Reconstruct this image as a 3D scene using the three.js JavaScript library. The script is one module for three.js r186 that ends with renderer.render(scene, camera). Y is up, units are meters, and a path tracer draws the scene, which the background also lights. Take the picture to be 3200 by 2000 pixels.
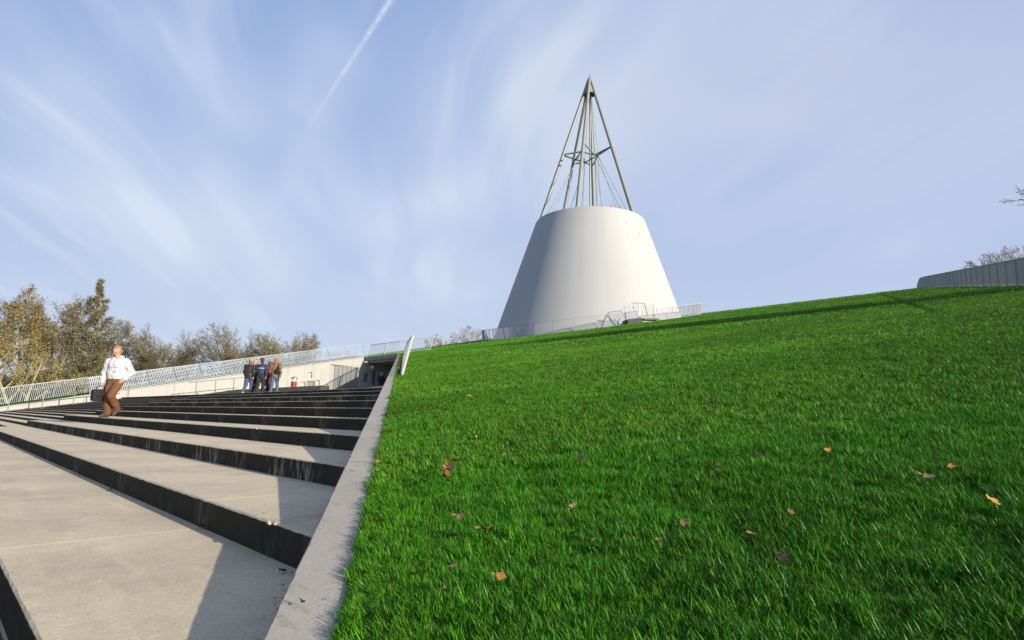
import * as THREE from 'three';
import { mergeGeometries, mergeVertices } from 'three/addons/utils/BufferGeometryUtils.js';

// ---------------------------------------------------------------- camera, sky, sun, exposure
// world: x runs up the stairs, y is up, z = 0 at the camera and falls away along the steps; the lowest tread is y = 0
const EYE = 0.689;
const scene = new THREE.Scene();
const camera = new THREE.PerspectiveCamera(56.78, 1.6, 0.05, 3000);
camera.position.set(0, EYE, 0);
camera.rotation.order = 'YXZ';
camera.rotation.set(9.392 * Math.PI / 180, -44.438 * Math.PI / 180, 1.26 * Math.PI / 180);
const renderer = new THREE.WebGLRenderer({ antialias: true });
renderer.toneMapping = THREE.LinearToneMapping;
renderer.toneMappingExposure = 1.7;
renderer.shadowMap.enabled = true;

// deterministic noise
function rng(seed) { let s = seed >>> 0; return () => { s = (s + 0x6D2B79F5) >>> 0; let t = s; t = Math.imul(t ^ (t >>> 15), t | 1); t ^= t + Math.imul(t ^ (t >>> 7), t | 61); return ((t ^ (t >>> 14)) >>> 0) / 4294967296; }; }
function hash2(i, j, k) { let h = (Math.imul(i, 374761393) + Math.imul(j, 668265263) + Math.imul(k, 2147483647 ^ 0x5bd1e995)) | 0; h = Math.imul(h ^ (h >>> 13), 1274126177); h ^= h >>> 16; return (h >>> 0) / 4294967296; }
function vnoise(x, y, per, seed) {
  const xi = Math.floor(x), yi = Math.floor(y), fx = x - xi, fy = y - yi;
  const m = (a) => per ? ((a % per) + per) % per : a;
  const u = fx * fx * (3 - 2 * fx), v = fy * fy * (3 - 2 * fy);
  const a = hash2(m(xi), m(yi), seed), b = hash2(m(xi + 1), m(yi), seed), c = hash2(m(xi), m(yi + 1), seed), d = hash2(m(xi + 1), m(yi + 1), seed);
  return a + (b - a) * u + (c - a) * v + (a - b - c + d) * u * v;
}
function fbm(x, y, per, oct, seed) { let s = 0, a = 0.5, t = 0; for (let o = 0; o < oct; o++) { s += a * vnoise(x, y, per, seed + o * 17); t += a; x *= 2; y *= 2; per *= 2; a *= 0.5; } return s / t; }
const clamp = (x, a = 0, b = 1) => Math.min(b, Math.max(a, x)), mix = (a, b, t) => a + (b - a) * t;
const sstep = (a, b, x) => { const t = clamp((x - a) / (b - a)); return t * t * (3 - 2 * t); };
const V = (x, y, z) => new THREE.Vector3(x, y, z);

// the sky: clear blue paling to the horizon, veils of cirrus in long streaks and one old contrail
const SUN = V(0.4, 1.0, 3.0).normalize();
function makeSky() {
  const w = 4096, h = 2048, data = new Float32Array(w * h * 4);
  const D = (a) => V(...a).normalize();
  const strokes = [ // ends of the streak, half-widths (radians) at both ends, strength
    [D([0.017, 0.429, -0.903]), D([0.235, 0.25, -0.939]), 0.032, 0.05, 0.62],
    [D([0.233, 0.371, -0.899]), D([0.360, 0.23, -0.905]), 0.016, 0.032, 0.50],
    [D([0.105, 0.520, -0.850]), D([0.260, 0.445, -0.857]), 0.02, 0.034, 0.42],
    [D([0.330, 0.385, -0.862]), D([0.480, 0.315, -0.818]), 0.05, 0.028, 0.60],
    [D([0.032, 0.290, -0.957]), D([0.22, 0.262, -0.94]), 0.018, 0.025, 0.40],
    [D([0.604, 0.385, -0.698]), D([0.895, 0.444, -0.037]), 0.08, 0.14, 0.52],
    [D([0.803, 0.290, -0.523]), D([0.949, 0.34, -0.054]), 0.05, 0.08, 0.36],
    [D([0.519, 0.335, -0.797]), D([0.600, 0.365, -0.72]), 0.03, 0.035, 0.55],
    [D([0.352, 0.430, -0.827]), D([0.365, 0.52, -0.77]), 0.02, 0.03, 0.42],
    [D([0.568, 0.488, -0.663]), D([0.80, 0.55, -0.25]), 0.09, 0.16, 0.55],
    [D([0.30, 0.24, -0.92]), D([0.62, 0.22, -0.75]), 0.04, 0.05, 0.35],
  ];
  const q = new THREE.Vector3(), e = new THREE.Vector3();
  const prep = strokes.map(([a, b, r0, r1, k]) => ({ a, b, ab: b.clone().sub(a), l2: b.distanceToSquared(a), r0, r1, k, mid: a.clone().add(b).multiplyScalar(0.5), reach: a.distanceTo(b) * 0.5 + 3.2 * Math.max(r0, r1) }));
  const ca = D([0.4205, 0.64, -0.645]), cb = D([0.364, 0.43, -0.826]), cab = cb.clone().sub(ca), cl2 = ca.distanceToSquared(cb), cn = new THREE.Vector3().crossVectors(ca, cb).normalize();
  for (let j = 0; j < h; j++) {
    const elev = Math.PI * ((j + 0.5) / h - 0.5), cy = Math.cos(elev), sy = Math.sin(elev);
    for (let i = 0; i < w; i++) {
      const phi = ((i + 0.5) / w - 0.5) * 2 * Math.PI;
      const x = Math.cos(phi) * cy, z = Math.sin(phi) * cy, y = sy;
      const t = clamp(y, 0, 1);
      // clear air
      const k = Math.exp(-t * 3.4), up = sstep(0.25, 1.0, t);
      let r = mix(0.225, 0.68, k), g = mix(0.365, 0.77, k), b = mix(0.70, 0.885, k);
      r *= 1 - 0.35 * up; g *= 1 - 0.28 * up; b *= 1 - 0.16 * up;
      const sd = x * SUN.x + y * SUN.y + z * SUN.z, glow = Math.pow(Math.max(0, sd), 6) * 0.35 + Math.pow(Math.max(0, sd), 60) * 0.8;
      r += glow; g += glow * 0.95; b += glow * 0.85;
      if (y > -0.05) {
        // cloud layer seen in perspective
        const f = 1 / (Math.max(y, 0) + 0.16), px = x * f, pz = z * f;
        const wx = fbm(px * 0.9 + 7, pz * 0.9, 0, 3, 3) - 0.5, wz = fbm(px * 0.9, pz * 0.9 + 9, 0, 3, 5) - 0.5;
        const ux = px * 0.586 - pz * 0.81 + wx * 0.35, uz = px * 0.81 + pz * 0.586 + wz * 0.26;
        const fine = fbm(ux * 0.9, uz * 4.6, 0, 4, 11) * 0.62 + fbm(ux * 1.9 + wz, uz * 15 + wx * 1.2, 0, 4, 17) * 0.38, soft = fbm(ux * 0.8 + 3, uz * 0.9, 0, 4, 23);
        const rt = sstep(0.42, 0.85, x); let c = 0.01 + mix(0.36, 0.30, rt) * sstep(0.38, 0.70, fine) * sstep(0.30, 0.66, soft) + mix(0.13, 0.40, rt) * sstep(0.30, 0.75, soft) + 0.20 * rt;
        for (const s of prep) {
          const dx = x - s.mid.x, dy = y - s.mid.y, dz = z - s.mid.z;
          if (dx * dx + dy * dy + dz * dz > s.reach * s.reach) continue;
          q.set(x - s.a.x, y - s.a.y, z - s.a.z);
          const tt = q.dot(s.ab) / s.l2, tc = clamp(tt, 0, 1);
          e.copy(q).addScaledVector(s.ab, -tc);
          const rr = mix(s.r0, s.r1, tc) * (0.75 + 0.9 * soft), d = e.length() / rr + (fine - 0.5) * 2.0;
          const ends = 0.35 + 0.65 * sstep(-0.02, 0.25, tc) ;
          c += s.k * Math.exp(-Math.max(d, 0) * Math.max(d, 0)) * (0.15 + 1.35 * fine) * ends * 0.85;
        }
        // contrail: crisp where it is fresh, thinning out downwards
        q.set(x - ca.x, y - ca.y, z - ca.z);
        const ct = q.dot(cab) / cl2;
        if (ct > -0.2 && ct < 1.02) {
          const dd = Math.abs(x * cn.x + y * cn.y + z * cn.z), wd = mix(0.0042, 0.0022, clamp(ct * 1.15));
          if (dd < 0.05) {
            const puff = 0.55 + 0.9 * vnoise(ct * 90, dd * 300, 0, 41);
            c += Math.exp(-(dd / wd) * (dd / wd)) * mix(0.56, 0.14, sstep(0.15, 1.0, ct)) * puff;
          }
        }
        c = clamp(c, 0, 0.92) * sstep(-0.02, 0.06, y);
        const lav = sstep(0.35, 1, x); // veil to the right is a little more violet
        const lo = 1 + 0.06 * lav * (1 - sstep(0.28, 0.5, y)); r = mix(r, mix(0.68, 0.57, lav) * lo, c); g = mix(g, mix(0.775, 0.625, lav) * lo, c); b = mix(b, mix(0.905, 0.785, lav) * lo, c);
      }
      if (y < 0) { const d = sstep(0, -0.2, y); r = mix(r, 0.13, d); g = mix(g, 0.14, d); b = mix(b, 0.12, d); }
      const o = (j * w + i) * 4, S = 0.60;
      data[o] = r * S; data[o + 1] = g * S; data[o + 2] = b * S; data[o + 3] = 1;
    }
  }
  const t = new THREE.DataTexture(data, w, h, THREE.RGBAFormat, THREE.FloatType);
  t.mapping = THREE.EquirectangularReflectionMapping; t.magFilter = THREE.LinearFilter; t.minFilter = THREE.LinearFilter; t.needsUpdate = true;
  return t;
}
scene.background = makeSky();
scene.environment = scene.background;

const sun = new THREE.DirectionalLight(new THREE.Color().setRGB(1.0, 0.89, 0.72), 5);
sun.position.copy(SUN).multiplyScalar(120).add(V(25, 0, -30));
sun.target.position.set(25, 3, -30);
sun.castShadow = true; sun.shadow.radius = 1.2;
Object.assign(sun.shadow.camera, { left: -80, right: 80, top: 60, bottom: -60, near: 1, far: 320 });
sun.shadow.mapSize.set(4096, 4096);
scene.add(sun, sun.target);

// ---------------------------------------------------------------- small helpers
const used = {};
function numbered(n) { used[n] = (used[n] ?? -1) + 1; return used[n] ? n + '_' + String(used[n]).padStart(3, '0') : n; }
function mesh(name, geo, mat, parent = scene, kind) {
  const m = new THREE.Mesh(geo, mat); m.name = parent === scene ? numbered(name) : name;
  m.castShadow = m.receiveShadow = true; if (kind) m.userData.kind = kind; parent.add(m); return m;
}
function thing(name, label, category, pos = [0, 0, 0], ry = 0, group) {
  const g = new THREE.Group(); g.name = numbered(name); g.position.set(...pos); g.rotation.y = ry; scene.add(g);
  g.userData = { label, category }; if (group) g.userData.group = group; return g;
}
function structure(name) { const g = new THREE.Group(); g.name = name; g.userData.kind = 'structure'; scene.add(g); return g; }
// uv in metres from the dominant axis of each face's normal
function boxUV(geo, scale = 1) {
  const p = geo.attributes.position, n = geo.attributes.normal, uv = new Float32Array(p.count * 2);
  for (let i = 0; i < p.count; i++) {
    const ax = Math.abs(n.getX(i)), ay = Math.abs(n.getY(i)), az = Math.abs(n.getZ(i)), x = p.getX(i), y = p.getY(i), z = p.getZ(i);
    if (ay >= ax && ay >= az) { uv[2 * i] = x * scale; uv[2 * i + 1] = z * scale; } else if (ax >= az) { uv[2 * i] = z * scale; uv[2 * i + 1] = y * scale; } else { uv[2 * i] = x * scale; uv[2 * i + 1] = y * scale; }
  }
  geo.setAttribute('uv', new THREE.BufferAttribute(uv, 2)); return geo;
}
function box(x0, x1, y0, y1, z0, z1) { const g = new THREE.BoxGeometry(x1 - x0, y1 - y0, z1 - z0); g.translate((x0 + x1) / 2, (y0 + y1) / 2, (z0 + z1) / 2); return boxUV(g); }
// a bar of rectangular section between two points
function bar(a, b, w, d, up = V(0, 1, 0)) {
  const dir = b.clone().sub(a), L = dir.length(), g = new THREE.BoxGeometry(w, L, d); dir.normalize();
  let sx = new THREE.Vector3().crossVectors(up, dir); if (sx.lengthSq() < 1e-6) sx = V(1, 0, 0); sx.normalize();
  const sz = new THREE.Vector3().crossVectors(sx, dir);
  const m = new THREE.Matrix4().makeBasis(sx, dir, sz); m.setPosition(a.clone().add(b).multiplyScalar(0.5)); g.applyMatrix4(m); return g;
}
function rod(a, b, r0, r1 = r0, n = 8, open = false) {
  const dir = b.clone().sub(a), L = dir.length(), g = new THREE.CylinderGeometry(r1, r0, L, n, 1, open);
  g.applyQuaternion(new THREE.Quaternion().setFromUnitVectors(V(0, 1, 0), dir.normalize())); g.translate((a.x + b.x) / 2, (a.y + b.y) / 2, (a.z + b.z) / 2); return g;
}
function raw(pos, idx, uv, col) {
  const g = new THREE.BufferGeometry(); g.setAttribute('position', new THREE.BufferAttribute(new Float32Array(pos), 3));
  if (uv) g.setAttribute('uv', new THREE.BufferAttribute(new Float32Array(uv), 2)); if (col) g.setAttribute('color', new THREE.BufferAttribute(new Float32Array(col), 3));
  if (idx) g.setIndex(idx); g.computeVertexNormals(); return g;
}
const toS = (c) => { c = clamp(c); return Math.round(255 * (c <= 0.0031308 ? 12.92 * c : 1.055 * Math.pow(c, 1 / 2.4) - 0.055)); };
function texture(w, h, fn, rep = [1, 1], srgb = true) {
  const d = new Uint8Array(w * h * 4);
  for (let j = 0; j < h; j++) for (let i = 0; i < w; i++) { const c = fn((i + 0.5) / w, (j + 0.5) / h), o = (j * w + i) * 4; for (let k = 0; k < 3; k++) d[o + k] = srgb ? toS(c[k]) : Math.round(255 * clamp(c[k])); d[o + 3] = 255; }
  const t = new THREE.DataTexture(d, w, h); t.wrapS = t.wrapT = THREE.RepeatWrapping; t.magFilter = THREE.LinearFilter; t.minFilter = THREE.LinearMipmapLinearFilter; t.generateMipmaps = true;
  t.repeat.set(...rep); if (srgb) t.colorSpace = THREE.SRGBColorSpace; t.needsUpdate = true; return t;
}
const lin = (r, g, b) => new THREE.Color().setRGB(r, g, b);
function std(color, roughness = 0.8, extra = {}) { return new THREE.MeshStandardMaterial({ color: Array.isArray(color) ? lin(...color) : color, roughness, ...extra }); }

// ---------------------------------------------------------------- materials of the setting
// tread concrete, tile 3 m: sandy grain, pale and dark specks, soft blotches
const grain = (u, v, n, s) => vnoise(u * n, v * n, n, s);
const concreteMap = texture(1024, 1024, (u, v) => {
  const big = fbm(u * 4, v * 4, 4, 5, 101) - 0.5, mid = fbm(u * 24, v * 24, 24, 3, 131) - 0.5, sp = grain(u, v, 512, 151), sp2 = grain(u, v, 256, 171), wisp = fbm(u * 40, v * 6, 40, 3, 181);
  let k = 1 + 0.30 * big + 0.16 * mid + 0.26 * (sp - 0.5) - 0.12 * sstep(0.62, 0.74, fbm(u * 9, v * 9, 9, 5, 161)) + 0.07 * sstep(0.6, 0.8, wisp);
  if (sp2 > 0.93) k *= 1.28; if (sp2 < 0.05) k *= 0.62;
  return [0.475 * k, 0.396 * k, 0.268 * k];
}, [1 / 3, 1 / 3]);
const concreteBump = texture(512, 512, (u, v) => { const k = 0.5 + 0.35 * (grain(u, v, 256, 191) - 0.5) + 0.5 * (fbm(u * 32, v * 32, 32, 3, 199) - 0.5); return [k, k, k]; }, [1 / 1.5, 1 / 1.5], false);
const treadMat = new THREE.MeshStandardMaterial({ map: concreteMap, bumpMap: concreteBump, bumpScale: 0.0016, roughness: 0.88 });
// risers: dark algae with run-off streaks, palest beside the joints. u across one slab, v up the riser
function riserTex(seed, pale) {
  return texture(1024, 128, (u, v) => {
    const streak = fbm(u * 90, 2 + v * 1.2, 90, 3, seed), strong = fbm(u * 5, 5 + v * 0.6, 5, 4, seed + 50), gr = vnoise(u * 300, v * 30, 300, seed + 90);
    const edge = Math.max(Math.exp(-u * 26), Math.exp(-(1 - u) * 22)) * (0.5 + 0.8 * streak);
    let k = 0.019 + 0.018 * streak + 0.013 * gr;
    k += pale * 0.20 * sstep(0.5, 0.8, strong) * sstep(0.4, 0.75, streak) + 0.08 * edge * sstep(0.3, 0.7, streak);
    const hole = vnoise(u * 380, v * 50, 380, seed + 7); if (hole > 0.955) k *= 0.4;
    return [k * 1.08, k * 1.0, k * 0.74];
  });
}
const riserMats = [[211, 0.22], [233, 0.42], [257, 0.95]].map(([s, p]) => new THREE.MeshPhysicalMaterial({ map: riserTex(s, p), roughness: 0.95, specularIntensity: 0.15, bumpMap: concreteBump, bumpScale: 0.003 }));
const curbMap = texture(1024, 1024, (u, v) => {
  const big = fbm(u * 5, v * 5, 5, 4, 301) - 0.5, sp = grain(u, v, 512, 311), sp2 = grain(u, v, 300, 321), hair = fbm(u * 60, v * 20, 60, 2, 331);
  let k = 1 + 0.22 * big + 0.25 * (sp - 0.5) - 0.16 * sstep(0.62, 0.8, hair); if (sp2 > 0.95) k *= 1.25; return [0.285 * k, 0.265 * k, 0.225 * k];
}, [1 / 2, 1 / 2]);
const curbMat = new THREE.MeshStandardMaterial({ map: curbMap, bumpMap: concreteBump, bumpScale: 0.0018, roughness: 0.9 });
const wallMap = texture(1024, 512, (u, v) => {
  const big = fbm(u * 6, v * 4, 0, 5, 401) - 0.5, run = fbm(u * 70, v * 3, 0, 3, 421), sp = grain(u, v, 256, 431);
  const k = 1 + 0.16 * big - 0.14 * sstep(0.6, 0.85, run) + 0.07 * (sp - 0.5); return [0.315 * k, 0.312 * k, 0.295 * k];
}, [1 / 12, 1 / 6]);
const wallMat = new THREE.MeshStandardMaterial({ map: wallMap, roughness: 0.9 });
const greyWallMap = texture(512, 512, (u, v) => { const big = fbm(u * 5, v * 5, 5, 5, 451) - 0.5, run = fbm(u * 40, v * 2, 40, 3, 461); const k = 1 + 0.25 * big - 0.15 * sstep(0.55, 0.8, run); return [0.185 * k, 0.188 * k, 0.19 * k]; }, [1 / 3, 1 / 3]);
const greyWallMat = new THREE.MeshStandardMaterial({ map: greyWallMap, roughness: 0.9 });
const galv = std([0.22, 0.26, 0.31], 0.5, { metalness: 0.25 });
const galvDark = std([0.09, 0.10, 0.11], 0.55, { metalness: 0.3 });
const white = std([0.34, 0.36, 0.39], 0.6);


// ---------------------------------------------------------------- ground
{
  const m = texture(512, 512, (u, v) => { const a = fbm(u * 8, v * 8, 8, 5, 501), b = grain(u, v, 256, 511); return [mix(0.05, 0.11, a) * (0.7 + 0.6 * b), mix(0.055, 0.085, a) * (0.7 + 0.6 * b), 0.035 * (0.7 + 0.6 * b)]; }, [1 / 4, 1 / 4]);
  const g = new THREE.PlaneGeometry(3000, 3000, 1, 1); g.rotateX(-Math.PI / 2); g.translate(0, -0.2, 0); boxUV(g);
  mesh('ground', g, new THREE.MeshStandardMaterial({ map: m, roughness: 1 }), scene, 'structure');
}

// ---------------------------------------------------------------- staircase: broad steps beside the lawn, half-height steps further along
const RISE = 0.16, GO = 0.953, X1 = 1.297, JOINT = -1.86, SLAB = 2.07;
const stepX = (k) => X1 + (k - 1) * GO, stepY = (k) => k * RISE, endZ = (k) => -22.25 - 0.84 * (k - 2);
const curbZ = (x) => -0.55 - 1.485 * x;
const STAIR_END = -44.25;
const stairs = structure('staircase');
const rs = rng(77);
// one slab: its nose runs along z from z0 to z1 (z1 < z0); depth along +x; the nose is chamfered and chipped
function slab(x, y, depth, rise, z0, z1, chips, seed) {
  const L = z0 - z1, n = chips ? Math.max(8, Math.ceil(L / 0.03)) : 1, R = rng(seed);
  const chipAt = []; if (chips) for (let i = 0; i < Math.ceil(L * chips); i++) chipAt.push([R() * L, 0.004 + 0.017 * R() * R(), 0.008 + 0.03 * R()]);
  const prof = (t) => { let c = 0.004; if (chips) { c += 0.004 * vnoise(t * 30, seed, 0, 7) + 0.003 * vnoise(t * 90, seed, 0, 9); for (const [p, d, w] of chipAt) { const q = Math.abs(t - p) / w; if (q < 1) c = Math.max(c, d * (1 - q * q)); } } return c; };
  const pos = [], idx = [], rp = [], ru = [], ri = [], B = rise + 0.06;
  for (let i = 0; i <= n; i++) {
    const t = L * i / n, c = prof(t), z = z0 - t, cx = c * (0.8 + 0.5 * vnoise(t * 60, seed + 3, 0, 5));
    pos.push(x, y - B, z, x, y - c, z, x, y - c, z, x + cx, y, z, x + cx, y, z, x + depth, y, z, x + depth, y, z, x + depth, y - B, z);
    rp.push(x - 0.006, y - rise - 0.012, z, x - 0.006, y - c - 0.004, z, x + 0.004, y - c - 0.003, z); ru.push(i / n, 0, i / n, 1, i / n, 1);
    if (i) { const a = (i - 1) * 8, b = i * 8; for (const k of [0, 2, 4, 6]) idx.push(a + k, b + k + 1, b + k, a + k, a + k + 1, b + k + 1); const c0 = (i - 1) * 3, d0 = i * 3; for (const k of [0, 1]) ri.push(c0 + k, d0 + k + 1, d0 + k, c0 + k, c0 + k + 1, d0 + k + 1); }
  }
  const e = pos.length / 3; // end caps
  for (const [z, f] of [[z0, 0], [z1, 1]]) { const s = pos.length / 3; pos.push(x, y - B, z, x, y - 0.007, z, x + 0.007, y, z, x + depth, y, z, x + depth, y - B, z); for (const [a, b, c] of [[0, 1, 2], [0, 2, 3], [0, 3, 4]]) f ? idx.push(s + a, s + c, s + b) : idx.push(s + a, s + b, s + c); }
  return [boxUV(raw(pos, idx)), raw(rp, ri, ru)];
}
function stepRow(x, y, depth, rise, zr, zl, chips, pale, whole) {
  // joints at fixed positions so that they line up down the flight
  let z0 = zr, k = Math.ceil((JOINT - zr) / SLAB + 0.05);
  const cuts = []; for (let z = JOINT - k * SLAB; z > zl + 0.25; z -= SLAB) if (z < zr - 0.2) cuts.push(z);
  if (whole) cuts.length = 0; cuts.push(zl);
  for (const z1 of cuts) {
    const [gs, gr] = slab(x, y, depth, rise, z0 - 0.003, z1 + 0.003, chips, Math.floor(rs() * 1e6));
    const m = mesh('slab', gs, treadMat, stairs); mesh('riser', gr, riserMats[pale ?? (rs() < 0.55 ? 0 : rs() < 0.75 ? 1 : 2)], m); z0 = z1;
  }
}
// lowest terrace, open at its front above the litter
stepRow(0.343, 0, 1.02, 0.14, curbZ(0.343) - 0.02, STAIR_END, 1.2, 0);
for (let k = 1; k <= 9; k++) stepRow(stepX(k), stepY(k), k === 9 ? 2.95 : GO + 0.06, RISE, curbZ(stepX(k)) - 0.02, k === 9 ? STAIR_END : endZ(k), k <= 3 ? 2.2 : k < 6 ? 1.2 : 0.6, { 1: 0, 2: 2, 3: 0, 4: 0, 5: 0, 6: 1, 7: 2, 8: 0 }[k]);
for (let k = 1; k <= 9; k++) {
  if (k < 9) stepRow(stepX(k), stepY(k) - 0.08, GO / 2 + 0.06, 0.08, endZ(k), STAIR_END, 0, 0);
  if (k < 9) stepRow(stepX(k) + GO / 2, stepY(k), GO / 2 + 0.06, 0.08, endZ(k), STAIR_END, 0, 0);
}
// upper flight to the entrance level
for (let j = 0; j < 11; j++) stepRow(11.8 + 0.4 * j, 1.44 + 0.0745 * (j + 1), 0.46, 0.0745, -1.2 - 1.85 * (12.26 + 0.4 * j), STAIR_END, 0.5, 0, true);
{
  const flat = (pts, y, d) => { const s = new THREE.Shape(pts.map(([x, z]) => new THREE.Vector2(x, -z))); const g = new THREE.ExtrudeGeometry(s, { depth: d, bevelEnabled: false }); g.rotateX(-Math.PI / 2); g.translate(0, y - d, 0); return boxUV(g); };
  for (let j = 0; j < 11; j++) { const x = 11.8 + 0.4 * j, z = -1.2 - 1.85 * (x + 0.46), y = 1.44 + 0.0745 * (j + 1); mesh('step_end', box(x - 0.007, x + 0.47, y - 0.4, y - 0.006, z - 0.01, z + 0.03), riserMats[0], stairs); }
  mesh('landing', flat([[11.7, -18.5], [18.9, -29.2], [20.9, -36.2], [18.2, -36.2], [15.0, -30.0], [11.7, -23.5]], 1.436, 0.3), treadMat, stairs);
  mesh('entrance_floor', flat([[16.1, -44.2], [16.1, -31.3], [18.25, -35.3], [20.6, -36.2], [36.5, -46], [36.5, -46.8], [16.1, -46.8]], 2.262, 0.3), treadMat, stairs);
  mesh('entrance_step', flat([[20.6, -35.9], [18.55, -28.4], [27.9, -42.2], [36.4, -54], [36.4, -46.7], [22.6, -46.7]], 2.38, 0.3), treadMat, stairs);
  // sloping gutter between the half steps and the wall
  const gp = []; for (const [x, y] of [[-2, -0.36], [0.3, 0.0 - 0.1], [8.9, 1.33], [11.8, 1.35], [15.8, 2.16], [40, 2.17]]) gp.push(x, y, STAIR_END + 0.02, x, y, -46.95);
  const gi = []; for (let i = 0; i < 5; i++) { const a = 2 * i; gi.push(a, a + 2, a + 1, a + 1, a + 2, a + 3); }
  mesh('gutter', boxUV(raw(gp, gi)), greyWallMat, stairs);
}

// ---------------------------------------------------------------- lawn: a turfed roof rising evenly, held by a concrete kerb
const lawnPlane = (x) => x < 70 ? -0.011 + 0.207 * x : -0.011 + 0.207 * 70 + 0.207 * (x - 70) - 0.207 * (x - 70) ** 2 / 50;
const ROOF_X = 27.7, KERB_W = 0.19, CONE = V(55.66, 44.33, -43.46), PIT_R = 12.7;
const lawnL = (x) => x < ROOF_X ? curbZ(x - (KERB_W - 0.012) / 0.8296) : -64;
const lawnR = (x) => 5.9 - 0.256 * x;
const bumpy = (x, z) => 0.045 * (fbm(x * 1.1 + 40, z * 1.1 + 80, 0, 3, 601) - 0.5) * sstep(0, 0.5, (x - (-z - 0.55) / 1.485) - 0.2);
const lawnY = (x, z) => lawnPlane(x) - 0.022 + bumpy(x, z);
{
  const xs = []; for (let x = -1.2; x < 6; x += 0.12) xs.push(x); for (let x = 6; x < 27.6; x += 0.4) xs.push(x); xs.push(27.65, 27.7001); for (let x = 28.1; x < 92; x += 0.55) xs.push(x);
  const nz = 150, pos = [], idx = [];
  xs.forEach((x, i) => { const l = lawnL(x), r = lawnR(x); for (let j = 0; j <= nz; j++) { const t = j / nz, z = mix(l, r, x < 20 ? t * t * 0.5 + t * 0.5 : t); pos.push(x, lawnY(x, z), z); } });
  for (let i = 1; i < xs.length; i++) for (let j = 0; j < nz; j++) {
    const a = (i - 1) * (nz + 1) + j, b = a + nz + 1; if (xs[i] === 27.7001) continue;
    const cx = pos[3 * a] - CONE.x, cz = pos[3 * a + 2] - CONE.z; if (cx * cx + cz * cz < (PIT_R - 0.2) ** 2) continue;
    idx.push(a, a + 1, b, a + 1, b + 1, b);
  }
  const lawnMap = texture(1024, 1024, (u, v) => {
    const a = fbm(u * 12, v * 12, 12, 4, 621), b = fbm(u * 160, v * 160, 160, 2, 631), c = fbm(u * 5, v * 5, 5, 3, 641), k = (0.55 + 0.9 * b) * (0.75 + 0.5 * a);
    return [mix(0.022, 0.045, c) * k, mix(0.080, 0.115, c) * k, 0.010 * k];
  }, [1 / 9, 1 / 9]);
  const lawnBump = texture(512, 512, (u, v) => { const k = fbm(u * 128, v * 128, 128, 3, 651); return [k, k, k]; }, [1 / 3, 1 / 3], false);
  mesh('lawn', boxUV(raw(pos, idx)), new THREE.MeshPhysicalMaterial({ map: lawnMap, bumpMap: lawnBump, bumpScale: 0.012, roughness: 1, specularIntensity: 0.05 }), scene, 'structure');
}
// kerb stones
{
  const kerb = structure('kerb'), U = V(0.5586, 0, -0.8296), N = V(0.8296, 0, 0.5586), R = rng(31);
  let t = -2.6; const T1 = 27.9 / 0.5586;
  while (t < T1) {
    const len = t < 6 ? 3.05 : 2.4, t1 = Math.min(T1, t + len), near = t < 9, n = near ? Math.ceil((t1 - t) / 0.022) : 10, pos = [], idx = [], seed = Math.floor(R() * 1e5);
    const chips = []; for (let i = 0; i < (near ? 26 : 6); i++) chips.push([t + R() * (t1 - t), 0.003 + 0.014 * R() * R(), 0.015 + 0.05 * R()]);
    for (let i = 0; i <= n; i++) {
      const s = mix(t + 0.004, t1 - 0.004, i / n), x = s * 0.5586, y = lawnPlane(x); let c = 0.004 + 0.004 * vnoise(s * 25, seed, 0, 3) + 0.002 * vnoise(s * 80, seed, 0, 4);
      for (const [p, d, w] of chips) { const q = Math.abs(s - p) / w; if (q < 1) c = Math.max(c, d * (1 - q * q)); }
      const o = [[0, -0.9 - Math.max(0, y)], [0, -c * 1.1], [0, -c * 1.1], [c, 0], [c, 0], [KERB_W - 0.006, 0], [KERB_W - 0.006, 0], [KERB_W, -0.006], [KERB_W, -0.006], [KERB_W, -0.5]];
      for (const [a, b] of o) pos.push(x + N.x * a, y + b, curbZ(x) + N.z * a);
      if (i) { const a = (i - 1) * 10, b = i * 10; for (const k of [0, 2, 4, 6, 8]) idx.push(a + k, b + k, b + k + 1, a + k, b + k + 1, a + k + 1); }
    }
    mesh('kerb_stone', boxUV(raw(pos, idx)), curbMat, kerb); t = t1;
  }
}

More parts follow.
